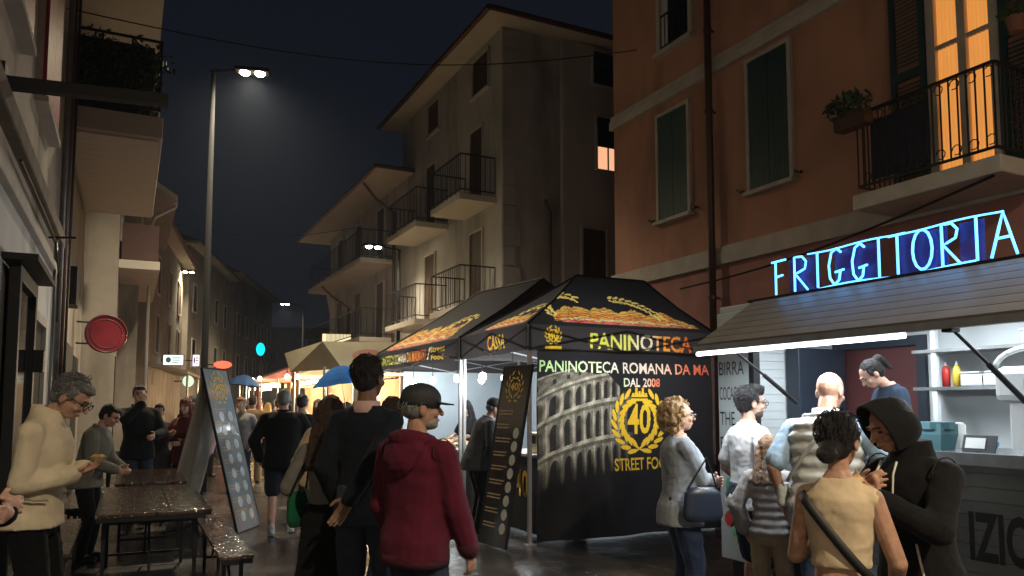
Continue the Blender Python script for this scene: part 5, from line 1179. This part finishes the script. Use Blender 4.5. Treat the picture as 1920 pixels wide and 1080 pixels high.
for i, (x, y, z) in enumerate(((3.7, 19.2, 2.3), (3.7, 20.6, 2.35), (3.5, 23.9, 2.4), (3.5, 25.4, 2.4), (4.05, 30, 2.45), (4.05, 31.6, 2.45), (5.3, 37, 2.6), (5.3, 39, 2.6), (3.4, 18.0, 2.5), (5.8, 44, 2.9), (6.6, 48, 2.9))):
    t = empty('stall_bulb', (x, y, z), label='small warm bulb hung along the far stalls', cat='bulb', group='bulbs along the far stalls'); MB().ell((0, 0, 0), (.06, .06, .07), None, 10, 7).build('bulb', M_warm, t, smooth=True); MB().tube([(0, 0, .06), (0, 0, .2)], .012, 6).build('socket', M_black, t)
def umbrella(label, x, y, z, R, c, tilt=0):
    u = empty('umbrella', (x, y, z), 0, label=label, cat='umbrella'); u.rotation_euler = (0, RAD(tilt), 0); m = MB(); n = 8; m.v.append((0, 0, .30*R/.5))
    rings = 5
    for k in range(1, rings+1):
        a = k/rings
        for j in range(n*2):
            t = j*math.pi/n; rr = R*a*(1 if j % 2 == 0 else .93); m.v.append((rr*math.cos(t), rr*math.sin(t), .30*R/.5*(1-a**1.8) + (.012 if j % 2 else 0)))
    for j in range(n*2): m.f.append((0, 1+j, 1+(j+1) % (n*2)))
    for k in range(rings-1):
        for j in range(n*2): a = 1+k*n*2+j; b_ = 1+k*n*2+(j+1) % (n*2); m.f.append((a, a+n*2, b_+n*2, b_))
    m.build('canopy', mat('brolly_%d' % int(c[2]*100), c, .85, .12, 4, spec=.2), u, smooth=False); MB().tube([(0, 0, -.62), (0, 0, .62*R)], .006, 6).build('shaft', M_steel, u); MB().tube([(0, 0, -.74), (0, 0, -.6)], .014, 6).build('handle', M_black, u)
umbrella('bright blue umbrella held up in the crowd by the black tent', 3.15, 12.6, 1.95, .50, (.0, .11, .42), -10)
umbrella('smaller dusky blue umbrella further up the street', 2.70, 21.2, 2.12, .46, (.05, .12, .30), 6)
def lit_sign(label, p, half, col, e, kind='bars'):
    p = np.array(p, float); s = empty('shop_sign', tuple(p), RAD(-12), label=label, cat='sign'); w_, h_ = half; g_ = mat('sign_glow_%d' % len(MATS), col, .5, 0, emit=e); dk = mat('sign_dark_%d' % len(MATS), tuple(c*.25 for c in col), .5, 0, emit=e*.12)
    if kind == 'oval':
        for nm, y, k, mt in (('box', -.05, 1.06, M_black), ('face', -.07, 1.0, g_)): MB().loft([[(w_*k*math.cos(a), yy, h_*k*math.sin(a)) for a in np.linspace(0, 6.2832, 24, endpoint=False)] for yy in (y, .05)]).build(nm, mt, s)
    else: bx('box', (-w_-.02, -.06, -h_-.02), (w_+.02, .06, h_+.02), M_black, s, bevel=.02); bx('face', (-w_, -.072, -h_), (w_, -.061, h_), g_, s, bevel=.005)
    if kind == 'bars':
        for k in range(3): bx('printed_bar', (-w_*.1, -.076, h_*(.45-.45*k)-h_*.12), (w_*(.8-.15*k), -.073, h_*(.45-.45*k)+h_*.1), dk, s)
        MB().disc((-w_*.5, -.076, 0), (1, 0, 0), (0, 0, 1), w_*.28, h_*.6, 14).build('printed_disc', dk, s)
    if kind == 'cross':
        bx('printed_bar', (-w_*.15, -.076, -h_*.6), (w_*.15, -.073, h_*.6), dk, s); bx('printed_bar', (-w_*.6, -.080, -h_*.12), (w_*.6, -.077, h_*.12), dk, s)
    bx('bracket', (-w_-.3, -.02, -.02), (-w_, .02, .02), M_iron, s)
lit_sign('white lit shop sign by the pale canopy', (1.55, 33, 3.38), (.36, .19), (.62, .85, .78), 1.0)
lit_sign('second small white lit shop sign by the canopy', (2.35, 32.6, 3.36), (.12, .22), (.85, .75, .9), .9)
lit_sign('round-cornered red lit shop sign', (3.3, 32.2, 3.2), (.34, .15), (1.0, .12, .06), .9, 'oval')
lit_sign('glowing turquoise sign over the stalls', (4.6, 31.4, 3.8), (.16, .25), (.0, .62, .72), 1.0, 'oval')
lit_sign('small lit round clock-like sign low on the shops', (2.0, 31.2, 2.5), (.20, .22), (.5, .65, .5), .6, 'oval')
lit_sign('lit white panel on the balcony house', (7.3, 30.2, 4.15), (.55, .26), (1.0, .85, .5), .5, 'plain')
# ------------------------------------------------------------------ the people
sk_ = lambda n, c, **k: fabric(n, c, **k)
BLK = fabric('black_cotton', (.0045, .0045, .0055)); NAVY = fabric('navy_cotton', (.014, .019, .035)); JEAN = fabric('blue_denim', (.045, .075, .14)); DJEAN = fabric('dark_denim', (.022, .030, .050))
CREAMJ = fabric('cream_jacket_cloth', (.68, .58, .42)); MAROON = fabric('maroon_fleece', (.085, .008, .022), fold=.35); GREYK = fabric('grey_knit', (.24, .27, .31), bump=.5); WHT = fabric('white_cotton', (.58, .60, .62)); BEIGE = fabric('beige_knit', (.56, .44, .30))
QUILT = fabric('grey_quilted_nylon', (.56, .58, .57), rough=.5); BABY = fabric('pale_blue_cotton', (.30, .42, .56)); KHAKI = fabric('khaki_cotton', (.36, .28, .17)); GRAPH = fabric('graphite_cloth', (.050, .052, .058)); BROWN = fabric('brown_cloth', (.16, .10, .06)); OLIVE = fabric('olive_grey_wool', (.16, .155, .13)); PINK = fabric('pale_pink_cloth', (.55, .36, .33)); WINE = fabric('wine_cloth', (.14, .03, .03)); GREY = fabric('grey_cloth', (.20, .20, .20)); TEAL = fabric('teal_cloth', (.03, .10, .12))
SH_B = mat('black_shoe', (.012, .012, .012), .4, .1); SH_W = mat('white_sole_shoe', (.45, .45, .44), .5, .2, 12)
def hairm(n, c): return mat(n, c, .5, .45, 30, .8, 110, stretch=(3, 3, .35), spec=.4)
H_BLK = hairm('black_hair', (.010, .008, .008)); H_BRN = hairm('brown_hair', (.045, .024, .014)); H_GRY = hairm('grey_hair', (.20, .20, .20)); H_BLD = hairm('blond_hair', (.46, .30, .14)); H_RED = hairm('red_hair', (.20, .05, .02)); H_LBR = hairm('light_brown_hair', (.22, .13, .07))
GREYBEARD = mat('grey_beard', (.26, .24, .22), .9, .3, 30)

def jacket_trim(root, T, HD, RH, arms):
    dk = mat('jacket_seam', (.34, .29, .21), .9, 0); m = MB()
    for s_ in (-1, 1):
        m = MB(); m.tube([T((s_*.155, .13, 1.02)), T((s_*.20, .075, 1.02)), T((s_*.212, .02, 1.03))], .006, 6); m.build('pocket_edge', dk, root, smooth=True)
# man in the cream jacket, bent over what he is eating
cj = person('grey-haired man in a cream jacket looking down at his hands by the white wall', (-.49, 5.44, 0), 106, 1.82, bulk=1.0, lean=7, head=(4, 30), lod=0, rh=(.06, .19, 1.17), lh=(-.07, .21, 1.19),
    rhand=((-.5, .8, .25), (-.4, 0, .9)), lhand=((.6, .7, .2), (.4, 0, .9)), relbow=(.6, -.8, -.6), lelbow=(-.6, -.8, -.6), curl=(.55, .55), glasses=True,
    top=dict(mat=CREAMJ, hem=.85, t=.024, name='jacket', collar=(.085, .088), flare=.02, extra=[jacket_trim], cuff=.042, wr=[(.016, .13), (.006, .045)]), bottom=dict(mat=BLK, t=.018), shoe=SH_B, hair=dict(style='short', mat=H_GRY))
s = empty('paper_food_tray', tuple(to_world(cj, (0, .34, 1.22))), -RAD(110), label='small paper tray of food in the hands of the man in cream', cat='food')
MB().loft([[(k*.06*math.cos(a), k*.045*math.sin(a), z) for a in np.linspace(0, 6.28, 12, endpoint=False)] for z, k in ((-.01, .7), (.02, 1), (.02, .92), (0, .65))]).build('tray', mat('brown_paper', (.42, .28, .15), .8), s)
for q in range(4): MB().ell((.025*math.cos(q*1.6), .02*math.sin(q*1.6), .02), (.02, .018, .015), None, 7, 5).build('bite', M_breads[q % 2], s, smooth=True)
# person cut by the left edge
person('person in a black top with clasped hands beside the man in cream', (-.72, 3.90, 0), 112, 1.74, bulk=1.05, lod=0, rh=(-.02, .27, 1.20), lh=(-.05, .29, 1.16), rhand=((-.9, .35, -.1), (-.2, -.9, -.2)), lhand=((.9, .35, .05), (.2, -.9, .1)), curl=(.85, .85),
    top=dict(mat=BLK, hem=.84, t=.022, sleeve=.93, name='sweater', cuff=.04), bottom=dict(mat=BLK), shoe=SH_B, hair=dict(style='short', mat=H_BRN))
# maroon hoodie
person('bearded man in a maroon hoodie and black cap', (1.38, 3.90, 0), 62, 1.70, bulk=.98, lod=0, skin='mid', head=(40, 4), twist=-4, rh=(.23, .17, .87), lh=(-.23, .10, .88), relbow=(.35, -1, 0), lelbow=(-.35, -1, 0), rhand=((0, .35, -1), (-1, 0, 0)), cap=mat('black_cap', (.018, .020, .024), .7, .1, 8),
    beard=GREYBEARD, hair=dict(style='crop', mat=H_GRY), top=dict(mat=MAROON, hem=.83, t=.036, name='hoodie', hood='down', cuff=.036, flare=.004, rib=mat('maroon_rib', (.055, .006, .015), .9, .1, 30), wr=[(.020, .15), (.006, .05)]), bottom=dict(mat=DJEAN, t=.018), shoe=SH_B)
# couple
person('tall dark-haired man in a black sweater with one hand behind his back', (1.34, 4.72, 0), 34, 1.90, bulk=.94, shw=.90, lod=0, skin='dark', head=(14, 2), rh=(-.04, -.16, .96), relbow=(.45, -1, 0), rhand=((-.5, -.1, -.9), (0, -1, 0)), lh=(-.20, .08, .92), lelbow=(-.3, -1, 0), curl=(.45, .5),
    top=dict(mat=fabric('black_blue_sweater', (.006, .0085, .015)), hem=.93, t=.017, name='sweater', collar=(.045, .076), collar_mat=PINK, flare=.0), bottom=dict(mat=fabric('slate_denim', (.035, .048, .066)), t=.02), shoe=SH_B, hair=dict(style='crop', mat=H_BLK))
hw = person('woman with long dark hair, grey sleeves and black skirt holding the tall man', (1.19, 5.10, 0), 40, 1.64, fem=True, bulk=.92, lod=1, head=(20, 5), rh=(.33, .02, 1.10), relbow=(.6, -1, -.4), rhand=((1, .2, 0), (0, 1, 0)), lh=(-.16, .16, 1.02),
    top=dict(mat=fabric('mouse_grey_knit', (.17, .155, .145)), hem=.98, t=.016, name='sweater'), bottom=dict(mat=BLK, skirt=.10, name='skirt'), shoe=SH_B, hair=dict(style='long', mat=H_BRN, len=.18))
gb = empty('shoulder_bag', tuple(to_world(hw, (-.21, -.03, 1.0))), -RAD(40), label='green bag hanging at the side of the woman with grey sleeves', cat='bag')
MB().loft([[(k*.045*math.cos(a), .12*k2*math.sin(a), z) for a in np.linspace(0, 6.28, 16, endpoint=False)] for z, k, k2 in ((-.13, .6, .7), (-.08, 1, 1), (.04, 1, .95), (.10, .6, .7))]).build('bag_body', fabric('green_bag', (.006, .09, .04)), gb, voxel=.012, relax=2, smooth=True); MB().tube([(0, .1, .08), (.08, .02, .38), (0, -.1, .08)], .008, 6).build('strap', BLK, gb)
person('heavy man in black jacket and navy shorts walking away up the street', (1.76, 9.98, 0), 12, 1.80, bulk=1.16, lod=1, head=(8, 2), rf=(.11, .14, .075), lf=(-.11, -.12, .085), rh=(.24, .25, 1.05), lh=(-.28, .05, .92),
    top=dict(mat=BLK, hem=.80, t=.036, name='jacket', collar=(.05, .08)), bottom=dict(mat=NAVY, len=.42, t=.030, name='shorts'), shoe=SH_W, hair=dict(style='crop', mat=H_GRY))
# woman with curls by the tent
cw = person('woman with curly blond hair, folded arms and grey knit sweater', (3.62, 4.52, 0), 108, 1.63, fem=True, bulk=1.06, lod=0, head=(4, 0), glasses=True, rh=(-.13, .20, 1.18), lh=(.13, .23, 1.13), relbow=(.9, .1, -.8), lelbow=(-.9, .1, -.8), rhand=((-.9, .15, .15), (0, -1, 0)), lhand=((.9, .1, .1), (0, -1, 0)), curl=(.3, .3),
    top=dict(mat=GREYK, hem=.80, t=.026, name='sweater', flare=.012, cuff=.04), bottom=dict(mat=fabric('navy_satin', (.020, .032, .075), rough=.5), t=.02), shoe=SH_B, hair=dict(style='curly', mat=H_BLD))
hb = empty('handbag', tuple(to_world(cw, (.26, .08, 1.0))), -RAD(108), label='dark navy handbag tucked under the arm of the woman with curls', cat='bag')
MB().loft([[(k*.05*math.cos(a), .15*k*math.sin(a), z) for a in np.linspace(0, 6.28, 16, endpoint=False)] for z, k in ((-.14, .8), (-.10, 1), (.06, .9), (.10, .6))]).build('bag_body', mat('navy_leather', (.015, .022, .04), .35, .1), hb, voxel=.012, relax=2, smooth=True); MB().tube([(0, .11, .08), (-.04, .05, .30), (0, -.11, .08)], .008, 6).build('strap', BLK, hb)
# people at the van
person('young man with dark hair and glasses in a pale polo shirt and navy shorts', (4.22, 4.44, 0), 104, 1.735, lod=0, skin='light', head=(6, 4), glasses=True, beard=mat('dark_stubble', (.07, .05, .04), .9, .2, 30), rh=(.20, .18, 1.0), lh=(-.22, .12, .95),
    top=dict(mat=WHT, hem=.84, sleeve=.36, t=.022, name='polo_shirt', collar=(.03, .076)), bottom=dict(mat=NAVY, len=.48, t=.03, name='shorts'), shoe=SH_W, hair=dict(style='top', mat=H_BLK))
person('short person with light brown hair in a grey puffer jacket and khaki trousers', (4.05, 4.08, 0), 62, 1.38, fem=True, bulk=.88, lod=1, skin='light', head=(5, 5), rh=(.20, .15, .95), lh=(-.24, .06, .9),
    top=dict(mat=fabric('grey_striped_puffer', (.30, .28, .27), rough=.5), hem=.88, t=.034, quilt=(.075, .020), name='puffer_jacket', wr=[(.012, .05)]), bottom=dict(mat=KHAKI, t=.02), shoe=SH_W, hair=dict(style='long', mat=H_LBR, len=.12))
bm2 = person('bald man in grey quilted vest over pale blue tee at the van counter', (3.95, 3.50, 0), 66, 1.83, bulk=1.06, lod=0, skin='mid', lean=7, head=(10, 10), rh=(.26, .30, 1.16), lh=(-.26, .02, .92), relbow=(1, -.5, -.6), lelbow=(-.4, -1, 0), rhand=((-.2, .9, .1), (0, 0, -1)), curl=(.4, .5),
    top=dict(mat=BABY, hem=.80, sleeve=.40, t=.016, name='tee_shirt'), over=dict(mat=QUILT, hem=.90, sleeve=0, t=.040, quilt=(.078, .020), name='quilted_vest', collar=(.055, .078), wr=[(.010, .05)]), bottom=dict(mat=JEAN, t=.018), shoe=SH_B)
def strap(p, a, b_, w_, m, name, off=.05, zt=None):
    """flat band over the torso from shoulder a to hip b_, kept outside the clothes (body coordinates)"""
    T, tor = p['T'], p['torso']; A, B_ = np.array(a, float), np.array(b_, float); L_, R_ = [], []
    for t in np.linspace(0, 1, 16):
        q = A*(1-t) + B_*t; g = tor(q[2]); k = min(.97, abs(q[0])/(g[0]+off)); y = g[2] - (g[1]+off)*(1-k**2.4)**(1/2.4); d = norm((B_-A)*np.array((1, 0, 1))); n2 = np.array((-d[2], 0, d[0]))
        L_.append(T((q[0]+n2[0]*w_/2, y, q[2]+n2[2]*w_/2))); R_.append(T((q[0]-n2[0]*w_/2, y, q[2]-n2[2]*w_/2)))
    m_ = MB(); n = len(L_)
    for q in L_ + R_: m_.v.append(tuple(q))
    for i in range(n-1): m_.f.append((i, i+1, n+i+1, n+i))
    return m_
def worn_bag(p, label, a, b_, w_, m, bagpos, size, off):
    r = p['root']; o = empty('crossbody_bag', tuple(r.location), r.rotation_euler[2], r.scale[0], label, 'bag')
    ob = strap(p, a, b_, w_, m, 'strap', off).build('strap', m, o, smooth=True); s = ob.modifiers.new('t', 'SOLIDIFY'); s.thickness = .006; s.offset = 0
    c = np.array(bagpos); MB().loft([[c + (size[0]*k*math.cos(t), size[1]*k*math.sin(t), z) for t in np.linspace(0, 6.28, 14, endpoint=False)] for z, k in ((-size[2], .8), (-size[2]*.7, 1), (size[2]*.7, 1), (size[2], .75))]).build('bag_body', m, o, voxel=.01, relax=2, smooth=True)
worn_bag(bm2, 'pale crossbody bag with thin strap over the quilted vest', (.10, 0, 1.44), (-.19, 0, 1.06), .022, fabric('pale_strap', (.45, .47, .46)), (-.24, -.02, .98), (.04, .08, .07), .068)
bw2 = person('woman with dark bun and sleeveless beige cropped top', (2.57, 2.21, 0), 60, 1.56, fem=True, bulk=.90, shw=.86, lod=0, skin='mid', head=(10, 4), rh=(.19, .20, .95), lh=(-.10, .24, 1.18), relbow=(.5, -1, 0), lelbow=(-.4, -.5, -1),
    top=dict(mat=BEIGE, hem=1.08, sleeve=0, t=.020, name='cropped_top', neck=1.475, flare=0, wr=[(.016, .12), (.008, .04)]), bottom=dict(mat=BLK, t=.016, waist=1.03), shoe=SH_B, hair=dict(style='bun', mat=H_BLK))
worn_bag(bw2, 'black crossbody bag with wide strap over the beige top', (-.15, 0, 1.40), (.17, 0, 1.00), .040, mat('black_webbing', (.012, .012, .013), .6, .1), (.20, .06, .93), (.05, .10, .08), .034)
def hoodie_trim(root, T, HD, RH, arms):
    m = mat('white_cord', (.62, .60, .56), .8, 0)
    for s_, L_ in ((-.045, 1.25), (.05, 1.22)): MB().tube([T((s_*.9, .125, 1.455)), T((s_, .160, 1.40)), T((s_*1.1, .178, 1.32)), T((s_*1.2, .180, L_))], .005, 6).build('drawstring', m, root, smooth=True)
    MB().box((.085, .158, 1.300), (.135, .163, 1.316)).build('chest_tag', m, root)
    for s_ in (-.13, .13): MB().tube([T((s_, .155, 1.10)), T((s_*1.12, .160, 1.02)), T((s_*1.2, .150, .93)), T((s_*1.25, .145, .88))], .005, 6).build('pocket_cord', m, root, smooth=True)
hd = person('young man in a black hoodie with the hood up eating from his hands', (3.12, 2.27, 0), 274, 1.645, lod=0, bulk=.98, skin='mid', lean=4, head=(12, 22), rh=(.03, .27, 1.33), lh=(-.10, .32, 1.31), relbow=(.9, -.2, -1), lelbow=(-.9, -.2, -1), rhand=((-.75, .35, .45), (-.3, -.9, .1)), lhand=((.65, .3, .55), (.3, -.9, .1)), curl=(.65, .65),
    top=dict(mat=BLK, hem=.80, t=.024, name='hoodie', hood='up', cuff=.036, rib=mat('black_rib', (.008, .008, .009), .9, .1, 30), extra=[hoodie_trim], wr=[(.018, .14), (.008, .05)]), bottom=dict(mat=JEAN, t=.018), shoe=SH_W, hair=dict(style='crop', mat=H_BLK))
s = empty('fried_snack', tuple(to_world(hd, (-.03, .40, 1.37))), 0, label='pale fried snack held between the fingers of the hooded man', cat='food'); MB().ell((0, 0, 0), (.035, .028, .018), None, 10, 7).build('snack', M_breads[1], s, voxel=.006, wrinkle=[(.01, .02)], smooth=True); MB().ell((.01, .01, .015), (.02, .02, .01), None, 8, 6).build('crust', M_breads[0], s, smooth=True)
person('worker with dark ponytail and navy tee bent over inside the van', (5.36, 3.98, .48), 296, 1.53, fem=True, lod=1, lean=14, head=(5, 30), rh=(.16, .30, 1.05), lh=(-.14, .30, 1.05), top=dict(mat=fabric('navy_tee', (.02, .032, .055)), hem=.86, sleeve=.40, t=.022, name='tee_shirt'), bottom=dict(mat=BLK), shoe=SH_B, hair=dict(style='pony', mat=H_BLK))
# people at the tents
person('girl with black hair and black tee working behind the food counter', (5.30, 12.35, 0), 262, 1.68, fem=True, lod=1, head=(-8, 12), rh=(.20, .26, 1.08), lh=(-.12, .30, 1.06), top=dict(mat=BLK, hem=.86, sleeve=.40, t=.02, name='tee_shirt'), bottom=dict(mat=BLK), shoe=SH_B, hair=dict(style='long', mat=H_BLK, len=.10))
person('man in dark grey jacket and black cap bent to the till counter', (3.98, 8.98, 0), 98, 1.72, bulk=1.1, lod=1, lean=17, head=(4, 6), rh=(.18, .26, 1.06), lh=(-.16, .30, 1.10), cap=mat('charcoal_cap', (.015, .017, .022), .7, .1, 8), top=dict(mat=GRAPH, hem=.80, t=.034, name='jacket', collar=(.05, .08)), bottom=dict(mat=BLK, t=.02), shoe=SH_B, hair=dict(style='crop', mat=H_GRY))
person('cashier in a white shirt behind the till counter', (5.35, 8.75, 0), 275, 1.70, lod=2, head=(0, 4), rh=(.2, .25, 1.08), lh=(-.2, .25, 1.08), top=dict(mat=WHT, t=.02, sleeve=.4, name='shirt'), bottom=dict(mat=BLK), shoe=SH_B, hair=dict(style='short', mat=H_BRN))
# people by the beer tables
person('dark-haired man in an olive grey coat leaning on the middle beer table', (-.36, 9.2, 0), 108, 1.64, lod=1, lean=14, head=(6, 14), rh=(.10, .30, 1.06), lh=(-.12, .32, 1.06), top=dict(mat=OLIVE, hem=.80, t=.034, name='coat', collar=(.05, .08)), bottom=dict(mat=BLK), shoe=SH_B, hair=dict(style='short', mat=H_BLK))
person('man in an open black jacket over white shirt touching his mouth', (.14, 11.9, 0), 165, 1.88, lod=1, head=(12, 6), rh=(.05, .26, 1.50), relbow=(1, -.2, -1), rhand=((-.3, .1, 1), (0, -1, 0)), lh=(-.12, .30, 1.10), top=dict(mat=WHT, t=.014, name='shirt'), over=dict(mat=BLK, hem=.80, t=.03, name='jacket', collar=(.05, .085)), bottom=dict(mat=DJEAN), shoe=SH_B, hair=dict(style='short', mat=H_BLK))
person('woman in a dark coat behind the man touching his mouth', (.42, 13.4 - .85, 0), 190, 1.62, fem=True, lod=2, top=dict(mat=GRAPH, hem=.70, t=.035, name='coat'), bottom=dict(mat=BLK), shoe=SH_B, hair=dict(style='short', mat=H_BLK))
person('woman with red hair in a wine-dark coat and black skirt', (.78, 12.25, 0), 215, 1.70, fem=True, lod=1, head=(0, 8), rh=(.10, .28, 1.22), lh=(-.12, .26, 1.10), top=dict(mat=WINE, hem=.78, t=.034, name='coat'), bottom=dict(mat=BLK, skirt=.35, name='skirt'), shoe=SH_B, hair=dict(style='long', mat=H_RED, len=.14))
person('man in black cap and long black coat standing beyond the tables', (1.06, 15.1, 0), 200, 1.76, lod=1, head=(-6, 12), cap=mat('black_cap_b', (.012, .012, .014), .7, .1, 8), top=dict(mat=BLK, hem=.62, t=.034, name='coat', flare=.01), bottom=dict(mat=BLK), shoe=SH_B, hair=dict(style='crop', mat=H_BRN))
CROWD = [  # label, x, y, heading, H, female, top, bottom, hair style, hair
 ('woman in a pink coat among the crowd by the red-haired woman', 1.02, 13.6, 200, 1.64, True, PINK, BLK, 'long', H_RED),
 ('man in brown jacket and pale trousers walking between the stalls', 2.30, 16.6, 20, 1.80, False, BROWN, KHAKI, 'short', H_BLK),
 ('woman in a grey coat under the dusky blue umbrella', 2.55, 20.9, 195, 1.66, True, GREY, BLK, 'long', H_LBR),
 ('man in a black jacket ahead of the man in shorts', 2.25, 11.3, 15, 1.76, False, BLK, DJEAN, 'short', H_BLK),
 ('woman in white top at the bright stall', 3.45, 19.2, 60, 1.64, True, WHT, JEAN, 'long', H_BRN),
 ('man in a wine-red pullover at the bright stall', 3.1, 18.2, 40, 1.75, False, WINE, DJEAN, 'short', H_BRN),
 ('woman with ginger hair in a beige coat behind the couple', 1.66, 7.05, 25, 1.68, True, BEIGE, BLK, 'long', H_RED),
 ('woman with brown hair in grey behind the maroon hoodie', 2.0, 6.30, 60, 1.66, True, GREY, DJEAN, 'long', H_BRN),
 ('man in a white shirt beside the blue umbrella', 2.95, 12.2, 30, 1.74, False, WHT, NAVY, 'short', H_BLK),
 ('woman holding up the bright blue umbrella in a dark coat', 3.25, 12.7, 80, 1.64, True, GRAPH, BLK, 'long', H_BRN),
 ('man in a khaki parka far up the street', 3.0, 24.5, 190, 1.78, False, KHAKI, DJEAN, 'short', H_BRN),
 ('man in teal jacket in front of the pink stall', 3.9, 23.4, 70, 1.76, False, TEAL, DJEAN, 'short', H_GRY),
 ('child in a pink top far up the street', 2.6, 26.0, 180, 1.35, True, PINK, JEAN, 'long', H_BLD),
 ('woman in white coat near the far lamps', 4.2, 29.0, 200, 1.66, True, WHT, BLK, 'long', H_BRN),
 ('man in a black hat crowd by the canopy', 2.9, 30.5, 150, 1.76, False, BLK, BLK, 'short', H_BLK),
 ('woman in grey dress near the canopy posts', 3.4, 27.6, 40, 1.64, True, GREY, GREY, 'long', H_BLK),
 ('woman in a pale coat beside the bright stall cloths', 3.2, 20.4, 30, 1.66, True, BEIGE, BLK, 'long', H_BLD),
 ('man in grey hoodie looking towards the tables', 1.9, 15.0, 215, 1.74, False, GREY, DJEAN, 'short', H_LBR),
 ('woman in a wine-red jacket near the pink stall', 3.0, 22.6, 60, 1.64, True, WINE, JEAN, 'long', H_BLK),
 ('man in a beige jacket in front of the orange cloths', 3.5, 17.4, 80, 1.76, False, BEIGE, DJEAN, 'short', H_BRN),
 ('man in a brown coat by the far stall', 4.9, 33.0, 30, 1.78, False, BROWN, DJEAN, 'short', H_BRN)]
for i, (lab, x, y, h, H_, fm_, tp, bt, hs, hm) in enumerate(CROWD):
    ph = 1 if i % 2 else -1
    person(lab, (x, y, 0), h, H_, fem=fm_, lod=1 if y < 9 else (2 if y < 20 else 3), head=(8*ph, 4), rf=(.1, .12*ph, .075), lf=(-.1, -.12*ph, .075), rh=(.24, .12, .98) if i % 3 else (.12, .28, 1.18), lh=(-.25, .05, .9) if i != 9 else (-.10, .22, 1.22),
        top=dict(mat=tp, hem=.80, t=.03, name='coat' if fm_ else 'jacket'), bottom=dict(mat=bt), shoe=SH_B, hair=dict(style=hs, mat=hm, len=.14))

r4 = np.random.default_rng(11); spots = [(1.55, 18.5), (1.9, 22.0), (2.4, 19.3), (2.1, 25.0), (3.3, 26.5), (2.9, 29.0), (3.6, 31.5), (4.4, 35.0), (3.9, 37.5), (4.9, 41.0), (2.75, 15.2), (3.2, 14.6)]
for i, (x, y) in enumerate(spots):
    person('person in dark clothes deep in the crowd between the stalls', (x, y, 0), float(r4.uniform(0, 360)), float(r4.uniform(1.6, 1.82)), fem=bool(i % 2), lod=3, rf=(.1, .1, .075), lf=(-.1, -.1, .075), group='far crowd',
        top=dict(mat=(GRAPH, NAVY, GREY, BLK)[i % 4], hem=.80, t=.03, name='jacket'), bottom=dict(mat=(BLK, DJEAN)[i % 2]), shoe=SH_B, hair=dict(style='long' if i % 2 else 'short', mat=(H_BRN, H_BLK, H_LBR)[i % 3], len=.12))
hz = MB().box((-350, -350, -1), (350, 350, 60)).build('haze', None); hz['kind'] = 'stuff'
hm = bpy.data.materials.new('thin_mist'); hm.use_nodes = True; hm.node_tree.nodes.clear(); ho = hm.node_tree.nodes.new('ShaderNodeOutputMaterial'); hv = hm.node_tree.nodes.new('ShaderNodeVolumePrincipled')
hv.inputs['Color'].default_value = (.62, .74, 1.0, 1); hv.inputs['Density'].default_value = 0.0012; hv.inputs['Anisotropy'].default_value = 0.45
hm.node_tree.links.new(hv.outputs[0], ho.inputs['Volume']); hz.data.materials.append(hm)
